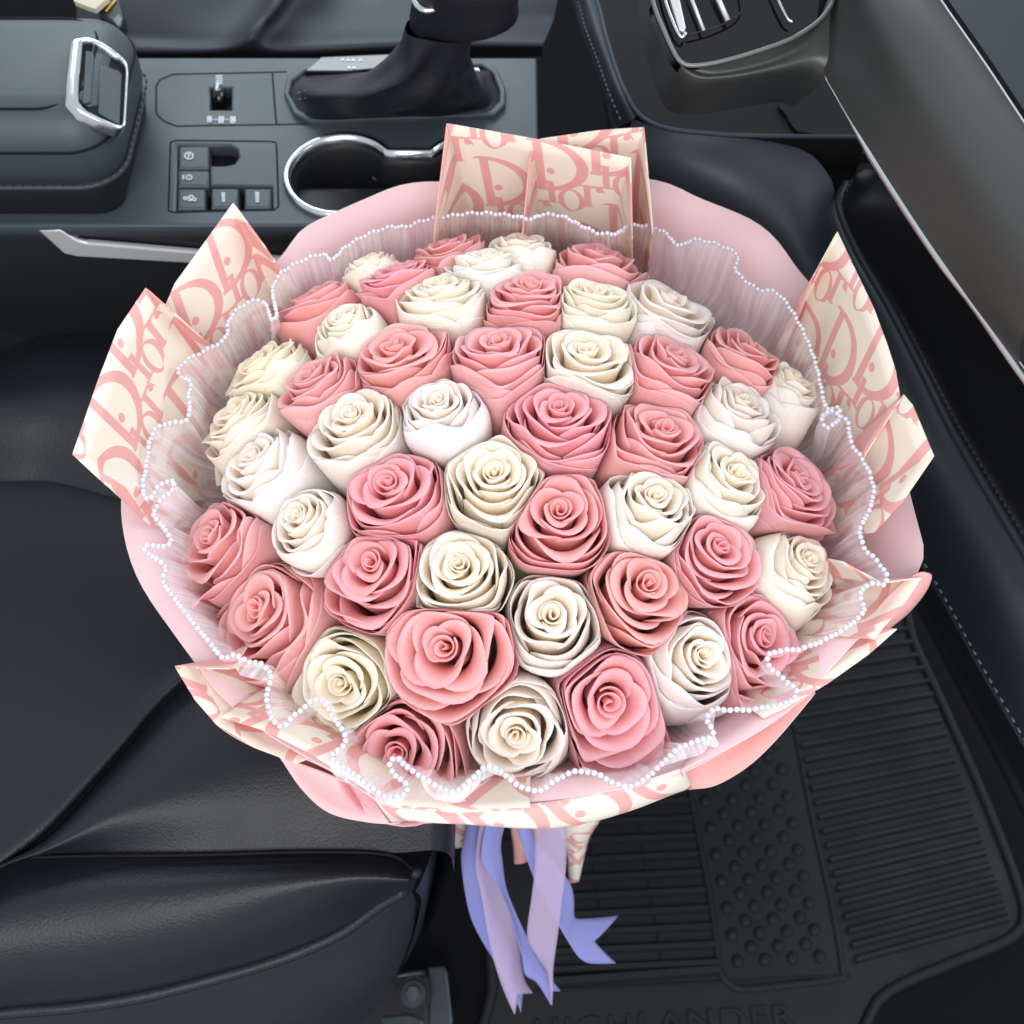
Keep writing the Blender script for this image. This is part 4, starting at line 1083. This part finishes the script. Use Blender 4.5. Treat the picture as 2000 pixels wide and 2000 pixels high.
# ---------------------------------------------------------------- paper
def bring(px, py, z): return P(px * K, py * K, z)
def az(p): return math.atan2(p.y - BC.y, p.x - BC.x)
def ring(a, r, z):                         # the wrap narrows towards the far side below the rim
    return Vector((BC.x + r * math.cos(a), BC.y + r * math.sin(a) + (ZR - z) * 0.35, z))
def sheet(name, outer, inner, mats, parent=None, nc=48, nr=14, bow=0.0, rot=0.0, off=(0, 0), sharp=True, thick=0.0006, crumple=0.0012, seed=1):
    """a piece of paper stretched between an outer and an inner edge; metric UV; two-sided by real thickness"""
    o_ = resample([Vector(p) for p in outer], nc) if sharp else cr(outer, nc)
    i_ = resample([Vector(p) for p in inner], nc)
    if sharp:                                   # keep the cut corners of the sheet
        L = [0]
        for k in range(1, len(outer)): L.append(L[-1] + (Vector(outer[k]) - Vector(outer[k - 1])).length)
        for k in range(1, len(outer) - 1):
            o_[round(L[k] / L[-1] * (nc - 1))] = Vector(outer[k])
    rnd = random.Random(seed); ph = [rnd.uniform(0, 6.28) for _ in range(4)]
    V = []; U = []; cs, sn = math.cos(rot), math.sin(rot)
    if (i_[-1] - i_[0]).cross(o_[nc // 2] - i_[nc // 2]).dot(CAM - i_[nc // 2]) < 0:   # run left to right as seen from inside
        o_.reverse(); i_.reverse()
    u0 = o_[0]
    ex = (i_[-1] - i_[0]); ex = ex.normalized() if ex.length > 1e-5 else Vector((1, 0, 0))
    ey = (o_[nc // 2] - i_[nc // 2]); ey = (ey - ex * ey.dot(ex)).normalized()
    nn = ex.cross(ey)
    for r in range(nr):
        t = r / (nr - 1)
        for c in range(nc):
            a, b = i_[c], o_[c]; p = a.lerp(b, t)
            p = p + nn * (bow * math.sin(math.pi * t) + crumple * math.sin(math.pi * min(1, t * 1.2)) * (math.sin(c * .23 + ph[0] + 2 * t) + .6 * math.sin(c * .51 + ph[1])))
            x, y = (p - i_[0]).dot(ex), (p - i_[0]).dot(ey)
            V.append(p); U.append((x * cs - y * sn + off[0], x * sn + y * cs + off[1]))
    fcs = grid_faces(nr, nc); mi = (nr // 2) * nc + nc // 2
    fn = (V[mi + 1] - V[mi]).cross(V[mi + nc] - V[mi])
    if fn.dot(CAM - V[mi]) < 0: fcs = [tuple(reversed(q)) for q in fcs]     # printed side looks in
    me = bpy.data.meshes.new(name); me.from_pydata([tuple(v) for v in V], [], fcs); set_uv(me, U)
    for mt in mats: me.materials.append(mt)
    me.update()
    o = link(name, me, None, parent)
    if len(mats) > 1 or thick:
        so = o.modifiers.new('thickness', 'SOLIDIFY'); so.thickness = thick; so.offset = 0
        if len(mats) > 1: so.material_offset = 1; so.material_offset_rim = 0
    return o

# plain pink collar all the way round, running down into the cone of the wrap
edge_px = [(525, 492, 0), (575, 432, 0), (640, 393, 0), (705, 370, 0), (770, 350, 0), (840, 340, 0), (1000, 336, 0), (1225, 342, 0), (1320, 370, 0), (1400, 408, 0),
           (1462, 452, 0), (1515, 515, 0), (1600, 620, 0), (1680, 760, 0), (1712, 900, 0), (1730, 990, 0), (1740, 1042, 0), (1722, 1092, 0), (1600, 1225, 0),
           (1500, 1330, 0), (1390, 1405, 0), (1250, 1470, 0), (1080, 1505, 0), (900, 1515, 0), (760, 1500, 0), (640, 1460, 0), (520, 1395, 0), (415, 1310, 0), (365, 1245, 0),
           (325, 1190, 0), (275, 1118, 0), (250, 1065, 0), (234, 1000, 0), (228, 940, 0), (232, 860, 0), (262, 760, 0), (330, 660, 0), (420, 570, 0)]
col_o = empty('pink_paper_collar', (BC.x, 0.23, 0.36))
tag(col_o, 'plain pale pink paper collar round the whole bouquet, behind the printed sheets', 'wrapping paper')
E = [bring(x, y, ZR - 0.004) for x, y, _ in edge_px]; nC = 160
E = cr(E, nC, True)
rows = []
TIE = Vector((BC.x - 0.012, 0.235, 0.365))
for t, rad, z in ((0, None, None), (0.35, None, None), (0.7, None, None), (1, 0.190, 0.52)):
    row = []
    for k, p in enumerate(E):
        a = az(p); q = ring(a, 0.180 + 0.004 * math.sin(5 * a), 0.515)
        pp = p.lerp(q, t); pp.z += 0.006 * math.sin(math.pi * t) + 0.0018 * math.sin(a * 17) * (1 - t)
        row.append(pp)
    rows.append(row)
def collar(name, rows, mats, parent):
    nc = len(rows[0]); V = [p for r in rows for p in r]
    me = bpy.data.meshes.new(name); me.from_pydata([tuple(v) for v in V], [], grid_faces(len(rows), nc, True))
    for mt in mats: me.materials.append(mt)
    o = link(name, me, None, parent)
    so = o.modifiers.new('thickness', 'SOLIDIFY'); so.thickness = 0.0008; so.offset = 0
    return o
collar('rim_paper', rows, [M['pink_paper']], col_o)
cone = []
for t in (0, .2, .4, .6, .8, 1.0):
    row = []
    for k, p in enumerate(E):
        a = az(p); q = ring(a, 0.180 + 0.004 * math.sin(5 * a), 0.515)
        e = TIE + Vector((math.cos(a) * 0.026, math.sin(a) * 0.022, 0))
        pp = q.lerp(e, t ** 0.9)
        pp += (pp - TIE).normalized() * 0.004 * math.sin(a * 13) * t
        row.append(pp)
    cone.append(row)
collar('cone_paper', cone, [M['pink_paper']], col_o)

def arc_in(outer, r=0.184, z=0.510, widen=0.0, n=9):
    a0, a1 = az(Vector(outer[0])), az(Vector(outer[-1]))
    while a1 - a0 > math.pi: a1 -= 2 * math.pi
    while a1 - a0 < -math.pi: a1 += 2 * math.pi
    a0, a1 = a0 - widen * (1 if a1 > a0 else -1), a1 + widen * (1 if a1 > a0 else -1)
    return [ring(a0 + (a1 - a0) * i / (n - 1), r, z) for i in range(n)]
def wrap(name, pts, label, rot=0.0, off=(0, 0), r=0.184, z=0.510, mats=None, bow=0.004, widen=0.0, seed=1, crumple=0.0012, nc=56):
    outer = [bring(x, y, zz) for x, y, zz in pts]
    o = sheet(name, outer, arc_in(outer, r, z, widen), mats or [M['printed'], M['rose_paper']], None, bow=bow, rot=rot, off=off, seed=seed, crumple=crumple, nc=nc)
    tag(o, label, 'wrapping paper', 'printed wrapping sheets')
    return o
wrap('printed_sheet', [(985, 450, .640), (1000, 290, .655), (1020, 262, .657), (1130, 246, .657), (1215, 240, .657), (1232, 432, .640)],
     'upright printed sheet behind the bouquet forming the right of the two back peaks', rot=-0.12, off=(.05, .075), r=.190, crumple=.0003)
wrap('printed_sheet', [(820, 428, .648), (843, 233, .664), (930, 248, .664), (1020, 264, .664), (1105, 281, .664), (1190, 298, .664), (1193, 440, .650)],
     'upright printed sheet behind the bouquet forming the left of the two back peaks', rot=-0.12, off=(.012, .03), r=.181, crumple=.0005, nc=80)
wrap('printed_sheet', [(285, 640, .63), (330, 535, .650), (440, 383, .660), (500, 465, .640), (548, 530, .602)],
     'printed paper triangle rising at the upper left of the bouquet', rot=0.15, off=(.02, .05))
wrap('printed_sheet', [(345, 605, .645), (275, 543, .664), (222, 622, .664), (185, 718, .664), (137, 857, .664), (200, 915, .650), (280, 990, .600)],
     'wide printed sheet at the far left with a sharp left corner', rot=0.05, off=(.0, .02), r=.181, nc=80)
wrap('printed_sheet', [(1502, 612, .602), (1535, 520, .642), (1580, 437, .658), (1612, 505, .658), (1648, 580, .658), (1674, 650, .656), (1690, 700, .652), (1700, 760, .645), (1675, 830, .625)],
     'printed paper triangle rising at the upper right of the bouquet', rot=-0.2, off=(.03, .06), nc=80)
wrap('printed_sheet', [(1627, 868, .622), (1705, 744, .652), (1722, 764, .656), (1762, 860, .655), (1700, 950, .640), (1650, 1005, .612)],
     'printed sheet at the far right with a blunt corner, overlapping the triangle above it', rot=-0.2, off=(.0, .01), r=.181, nc=80)
wrap('printed_sheet', [(440, 1262, .630), (385, 1261, .624), (330, 1257, .617), (368, 1320, .613), (408, 1366, .610), (480, 1410, .608), (560, 1440, .606)],
     'printed sheet with a spike pointing left at the lower left rim', rot=0.7, off=(.02, .0), nc=90, r=.180, z=.53, widen=.22)
wrap('printed_sheet', [(415, 1352, .614), (500, 1378, .616), (580, 1418, .617), (660, 1468, .617), (740, 1522, .616), (860, 1533, .614), (1000, 1526, .613)],
     'printed sheet with a lengthwise fold along the lower left front rim', rot=0.25, off=(.05, .03), nc=90, r=.176, z=.53)
wrap('printed_sheet', [(1590, 1060, .622), (1665, 1100, .624), (1738, 1090, .622), (1712, 1130, .619), (1680, 1168, .617), (1648, 1206, .616)],
     'printed sheet tucked under the curled pink corner at the lower right rim', rot=-0.6, off=(.01, .02), nc=90, r=.176, z=.53, widen=.1)
wrap('printed_sheet', [(1640, 1205, .608), (1692, 1187, .612), (1640, 1233, .611), (1560, 1290, .611), (1480, 1336, .611), (1440, 1355, .608)],
     'printed sheet with a thin spike pointing right along the lower right rim', rot=-0.9, off=(.03, .05), nc=90, r=.174, z=.53)

# folded and rolled papers along the front
def strip(name, a, b, mats, label, nr=10, nc=60, bulge=Vector((0, 0, 0)), rot=0.0, thick=0.0007, cat='wrapping paper', parent=None):
    A = cr(a, nc); B = cr(b, nc); V = []; U = []
    for r in range(nr):
        t = r / (nr - 1)
        for c in range(nc):
            p = A[c].lerp(B[c], t) + bulge * math.sin(math.pi * t) * max(0.0, math.sin(math.pi * c / (nc - 1))) ** .5
            V.append(p)
            x, y = c / (nc - 1) * plen(A), t * (A[c] - B[c]).length
            U.append((x * math.cos(rot) - y * math.sin(rot), x * math.sin(rot) + y * math.cos(rot)))
    me = bpy.data.meshes.new(name); me.from_pydata([tuple(v) for v in V], [], grid_faces(nr, nc)); set_uv(me, U)
    for mt in mats: me.materials.append(mt)
    o = link(name, me, None, parent)
    so = o.modifiers.new('thickness', 'SOLIDIFY'); so.thickness = thick; so.offset = 0
    if len(mats) > 1: so.material_offset = 1; so.material_offset_rim = 0
    if label: tag(o, label, cat)
    return o
B_ = bring
strip('pink_paper_fold', [B_(388, 1340, .575), B_(415, 1372, .576), B_(470, 1405, .578), B_(540, 1432, .580), B_(640, 1470, .585), B_(745, 1530, .592)],
      [B_(560, 1375, .55), B_(590, 1400, .55), B_(620, 1425, .55), B_(650, 1450, .55), B_(700, 1480, .56), B_(760, 1515, .57)],
      [M['rose_paper']], 'narrow rolled pink paper edge under the lower left printed sheet', bulge=Vector((0, 0, -.008)))
strip('pink_paper_fold', [B_(525, 1425, .570), B_(570, 1490, .566), B_(620, 1533, .566), B_(690, 1551, .568), B_(752, 1556, .572)],
      [B_(560, 1425, .585), B_(620, 1452, .590), B_(680, 1490, .594), B_(730, 1520, .596), B_(765, 1540, .596)],
      [M['pink_paper']], 'broad pink paper fold hanging below the lower left rim', bulge=Vector((0, .012, -.012)))
strip('printed_paper_roll', [B_(700, 1500, .604), B_(780, 1520, .606), B_(900, 1522, .607), B_(1030, 1514, .607), B_(1160, 1490, .607), B_(1290, 1448, .607)],
      [B_(735, 1552, .588), B_(790, 1546, .592), B_(900, 1538, .592), B_(1050, 1550, .574), B_(1180, 1527, .570), B_(1305, 1486, .574)],
      [M['pink_paper'], M['printed']], 'rolled printed paper lip along the bottom front of the bouquet', bulge=Vector((0, -.008, .004)), rot=.5)
strip('pink_paper_curl', [B_(1283, 1455, .610), B_(1330, 1432, .612), B_(1400, 1398, .612), B_(1460, 1360, .611), B_(1535, 1305, .606)],
      [B_(1300, 1490, .570), B_(1350, 1482, .566), B_(1410, 1447, .568), B_(1465, 1395, .576), B_(1538, 1308, .600)],
      [M['pink_paper'], M['rose_paper']], 'open cone of pink paper curled at the lower right front', bulge=Vector((-.004, .030, -.022)))
strip('pink_paper_curl', [B_(1640, 1168, .606), B_(1670, 1130, .612), B_(1705, 1098, .618), B_(1735, 1080, .622), B_(1753, 1082, .622)],
      [B_(1632, 1222, .588), B_(1670, 1192, .588), B_(1712, 1158, .590), B_(1745, 1118, .602), B_(1755, 1090, .616)],
      [M['rose_paper']], 'pink paper corner curled over at the right rim', bulge=Vector((.003, -.002, .005)))

# ---------------------------------------------------------------- tulle with its pearl edge
PEARL = [(845, 408), (900, 402), (960, 406), (1000, 413), (1025, 405), (1060, 408), (1095, 425), (1130, 440), (1165, 440), (1190, 426), (1230, 428), (1256, 440), (1272, 458), (1290, 462), (1312, 452), (1360, 463),
 (1392, 482), (1388, 508), (1405, 528), (1432, 546), (1465, 552), (1495, 588), (1522, 640), (1540, 690), (1552, 745), (1560, 772), (1580, 768), (1583, 790), (1562, 806), (1550, 790), (1568, 776), (1598, 795), (1606, 835),
 (1632, 875), (1648, 920), (1640, 962), (1622, 1000), (1632, 1035), (1658, 1062), (1672, 1085), (1668, 1102), (1640, 1102), (1622, 1122), (1630, 1150), (1605, 1178), (1560, 1205), (1510, 1224), (1470, 1228), (1448, 1238),
 (1456, 1262), (1488, 1288), (1503, 1306), (1488, 1325), (1440, 1336), (1385, 1340), (1350, 1338), (1334, 1356), (1345, 1385), (1322, 1396), (1280, 1412), (1245, 1445), (1205, 1478), (1170, 1482), (1130, 1462), (1090, 1455), (1055, 1468),
 (1015, 1492), (975, 1480), (940, 1452), (915, 1447), (888, 1472), (855, 1494), (820, 1480), (790, 1462), (765, 1445), (750, 1430), (735, 1440), (745, 1462), (768, 1482), (758, 1502), (725, 1502), (695, 1482), (660, 1455), (625, 1428),
 (648, 1408), (650, 1385), (628, 1352), (610, 1322), (590, 1322), (560, 1346), (532, 1370), (512, 1352), (503, 1310), (512, 1278), (498, 1256), (470, 1248), (442, 1236), (428, 1240), (418, 1240), (392, 1208), (362, 1172), (330, 1130), (308, 1098),
 (312, 1070), (288, 1050), (272, 1036), (285, 1028), (312, 1032), (322, 1018), (306, 992), (290, 970), (304, 944), (328, 920), (322, 906), (300, 918), (280, 942), (270, 922), (278, 870), (285, 825), (305, 802), (345, 795), (358, 780), (356, 745), (360, 722), (338, 706),
 (345, 685), (385, 662), (425, 638), (432, 605), (455, 578), (485, 566), (502, 575), (512, 602), (522, 595), (515, 545), (535, 512), (575, 490), (608, 480), (628, 490), (650, 468), (690, 444), (735, 429), (765, 428), (800, 416)]
def pearl_pt(x, y):
    p = B_(x, y, ZR + 0.016)
    d = (p.xy - BC.xy).length
    if d < 0.205:
        q = on_dome(x * K, y * K, 0.010)
        if q.z > p.z: p = q
    return p
path = cr([pearl_pt(x, y) for x, y in PEARL], 1600, True)
tu = empty('tulle_collar', (BC.x, BC.y, 0.53))
tag(tu, 'gathered white tulle ruffle edged with a string of white pearls round the roses', 'tulle ruffle')
n = 1500; out_ = resample(path + [path[0]], n, True); rows = []; nr = 9
rnd = random.Random(8); ph = [rnd.uniform(0, 6.28) for _ in range(6)]
# follow the rim once with a smooth base line so the folds hang from the roses' edge
base_a = [az(p) for p in out_]
V = []; U = []; acc = 0
for r in range(nr):
    t = r / (nr - 1); acc = 0
    for i in range(n):
        p = out_[i]; a = base_a[i]
        q = ring(a, 0.178, 0.545)
        pp = p.lerp(q, t)
        rad = Vector((math.cos(a), math.sin(a), 0))
        f = math.sin(math.pi * min(1, t * 1.1))
        wv = .0012 * math.sin(a * 61 + ph[0]) + .0006 * math.sin(a * 131 + ph[1] + 2 * t) + .0003 * math.sin(a * 211 + ph[2])
        pp = pp + rad * (0.012 * f * t + wv * (0.35 + f)) + Vector((0, 0, -.006 * f))
        V.append(pp); U.append((a * 0.2, t * 0.1))
me = bpy.data.meshes.new('netting'); me.from_pydata([tuple(v) for v in V], [], grid_faces(nr, n, True)); set_uv(me, U)
link('netting', me, M['tulle'], tu)
# the free frill outside the pearls along the front
def frill(i0, i1, wdt):
    V = []; U = []; m = i1 - i0; k = 5
    for r in range(k):
        t = r / (k - 1)
        for i in range(m):
            p = out_[(i0 + i) % n]; a = az(p); rad = Vector((math.cos(a), math.sin(a), 0)); e = max(0.0, math.sin(math.pi * i / (m - 1))) ** .6
            V.append(p + rad * (wdt * t * e * (1 + .35 * math.sin(i * .21))) + Vector((0, 0, (-.004 * t + .003 * t * math.sin(i * .33 + ph[3])) * e - .0012)))
            U.append((a * .2, t * .05))
    me = bpy.data.meshes.new('frill'); me.from_pydata([tuple(v) for v in V], [], grid_faces(k, m)); set_uv(me, U)
    link('frill', me, M['tulle'], tu)
def idx_near(x, y):
    p = pearl_pt(x, y); return min(range(n), key=lambda i: (out_[i] - p).length)
frill(idx_near(1340, 1385), idx_near(1245, 1445), .005)
frill(idx_near(940, 1452), idx_near(790, 1462), .006)
frill(idx_near(768, 1482), idx_near(650, 1385), .004)
frill(idx_near(512, 1278), idx_near(418, 1240), .007)
frill(idx_near(1350, 1338), idx_near(1322, 1396), .006)
bm = bmesh.new(); bmesh.ops.create_icosphere(bm, subdivisions=2, radius=0.0015)
bead = bpy.data.meshes.new('pearl'); bm.to_mesh(bead); bm.free(); bead.materials.append(M['pearl'])
for p in bead.polygons: p.use_smooth = True
L = plen(path + [path[0]]); nb = int(L / 0.0031)
beads = resample(path + [path[0]], nb, True)
beads = [b + Vector((0, 0, .0008 * math.sin(i * 1.7))) for i, b in enumerate(beads)]
order = sorted(range(nb), key=lambda i: (beads[i] - CAM).length)
near = set(order[:300]); rest_v = []; rest_f = []
bv = [v.co.copy() for v in bead.vertices]; bf = [tuple(p.vertices) for p in bead.polygons]
for i, b in enumerate(beads):
    if i in near:
        o = bpy.data.objects.new('pearl', bead); col.objects.link(o); o.parent = tu
        o.matrix_parent_inverse = Matrix.Translation(-tu.location); o.location = b
    else:
        k = len(rest_v); rest_v += [v * 0.9 + b for v in bv]; rest_f += [tuple(x + k for x in f) for f in bf]
if rest_v:
    o = mesh('far_pearls', rest_v, rest_f, M['pearl'], tu); o['kind'] = 'stuff'

# ---------------------------------------------------------------- tail of the wrap and ribbons
tail = empty('wrap_tail', (TIE.x, TIE.y, TIE.z)); tag(tail, 'gathered tail of the printed wrap sticking out below the tied ribbons', 'wrapping paper')
def tail_sheet(pts_a, pts_b, mats, rot=0.4):
    o = strip('tail_sheet', [P(*q) for q in pts_a], [P(*q) for q in pts_b], mats, None, bulge=Vector((0, -.006, .006)), rot=rot)
    o.parent = tail; o.matrix_parent_inverse = Matrix.Translation(-tail.location)
tail_sheet([(870, 1500, .36), (862, 1580, .33), (868, 1630, .31), (888, 1655, .30)], [(960, 1500, .36), (950, 1580, .33), (930, 1640, .31), (893, 1656, .30)], [M['printed'], M['printed']])
tail_sheet([(1060, 1500, .36), (1085, 1600, .33), (1105, 1660, .29), (1112, 1725, .24)], [(1180, 1560, .36), (1174, 1597, .33), (1150, 1640, .29), (1130, 1722, .24)], [M['printed'], M['printed']], 1.1)
tail_sheet([(985, 1560, .35), (1000, 1640, .31), (1003, 1670, .29), (1005, 1688, .28)], [(1060, 1560, .35), (1050, 1640, .31), (1040, 1665, .29), (1028, 1684, .28)], [M['rose_paper'], M['printed']])

def ribbon(mat, left, right, z0, z1, label, notch=0.0, name='ribbon', lift=0.0):
    """edges in px, falling evenly from z0 to z1; swallow-tail end cut back by notch"""
    def edge(e):
        q = [(800 + .2588 * x, 1500 + .2588 * y) for x, y in e]; L = [0]
        for i in range(1, len(q)): L.append(L[-1] + math.hypot(q[i][0] - q[i - 1][0], q[i][1] - q[i - 1][1]))
        return cr([P(x, y, z0 + (z1 - z0) * l / L[-1] + lift) for (x, y), l in zip(q, L)], 121)
    A, B = edge(left), edge(right); V = []; U = []; k = 9; n = 48
    for i in range(n):
        for j in range(k):
            t = j / (k - 1); s = i / (n - 1); wgt = max(0, (s - .55) / .45)
            s -= notch * (1 - abs(2 * t - 1)) * wgt
            f = s * 120; g = min(119, int(f)); f -= g
            a_ = A[g].lerp(A[g + 1], f); b_ = B[g].lerp(B[g + 1], f)
            p = a_.lerp(b_, t)
            V.append(p + Vector((0, -.001, .0025)) * math.sin(math.pi * t) * math.sin(s * 9)); U.append((t * .012, s * .25))
    me = bpy.data.meshes.new(name); me.from_pydata([tuple(v) for v in V], [], grid_faces(n, k)); set_uv(me, U)
    o = link(name, me, mat)
    so = o.modifiers.new('thickness', 'SOLIDIFY'); so.thickness = 0.0003; so.offset = 0
    tag(o, label, 'ribbon', 'ribbons tied round the wrap')
    return o
ribbon(M['satin_ribbon'], [(460, 150), (440, 380), (395, 600), (390, 720), (420, 950), (470, 1150), (560, 1330), (640, 1460), (720, 1640), (800, 1850)],
       [(600, 150), (560, 400), (530, 600), (540, 720), (580, 950), (640, 1150), (730, 1330), (820, 1480), (855, 1640), (838, 1850)], .375, .19,
       'leftmost periwinkle satin ribbon, hanging down to the lowest tip', notch=.05)
ribbon(M['satin_ribbon'], [(600, 300), (570, 450), (545, 580), (548, 720), (640, 850), (740, 1060), (800, 1250), (850, 1430), (872, 1560), (960, 1620), (1062, 1780)],
       [(750, 150), (738, 330), (690, 560), (700, 700), (728, 900), (800, 1090), (870, 1240), (950, 1400), (1010, 1500), (1065, 1590), (1138, 1682)], .378, .215,
       'periwinkle satin ribbon with a forked end, second from the left', notch=.04)
ribbon(M['satin_ribbon'], [(730, 150), (770, 300), (830, 520), (925, 800), (1010, 980), (1120, 1180), (1210, 1330), (1270, 1420), (1340, 1470), (1440, 1477), (1555, 1474)],
       [(850, 150), (890, 350), (950, 540), (1100, 720), (1205, 860), (1236, 960), (1240, 1060), (1242, 1120), (1260, 1138), (1420, 1132), (1576, 1114)], .372, .225,
       'periwinkle satin ribbon turning sideways to the right with a forked tip', notch=.13)
ribbon(M['organza'], [(560, 150), (545, 280), (510, 560), (500, 760), (540, 950), (590, 1250), (640, 1470), (710, 1680), (793, 1865)],
       [(745, 150), (690, 330), (590, 460), (560, 640), (700, 860), (775, 1050), (835, 1380), (862, 1580), (930, 1700)], .385, .205,
       'sheer lilac organza ribbon over the left pair of satin ribbons', notch=.06, lift=.004)
ribbon(M['organza'], [(900, 150), (925, 400), (945, 500), (940, 800), (920, 980), (888, 1270), (960, 1420), (1040, 1560), (1062, 1785)],
       [(1100, 150), (1155, 400), (1180, 520), (1180, 750), (1150, 1000), (1120, 1250), (1085, 1500), (1082, 1650), (1076, 1785)], .385, .205,
       'wide sheer lilac organza ribbon hanging straight at the right', lift=.018)
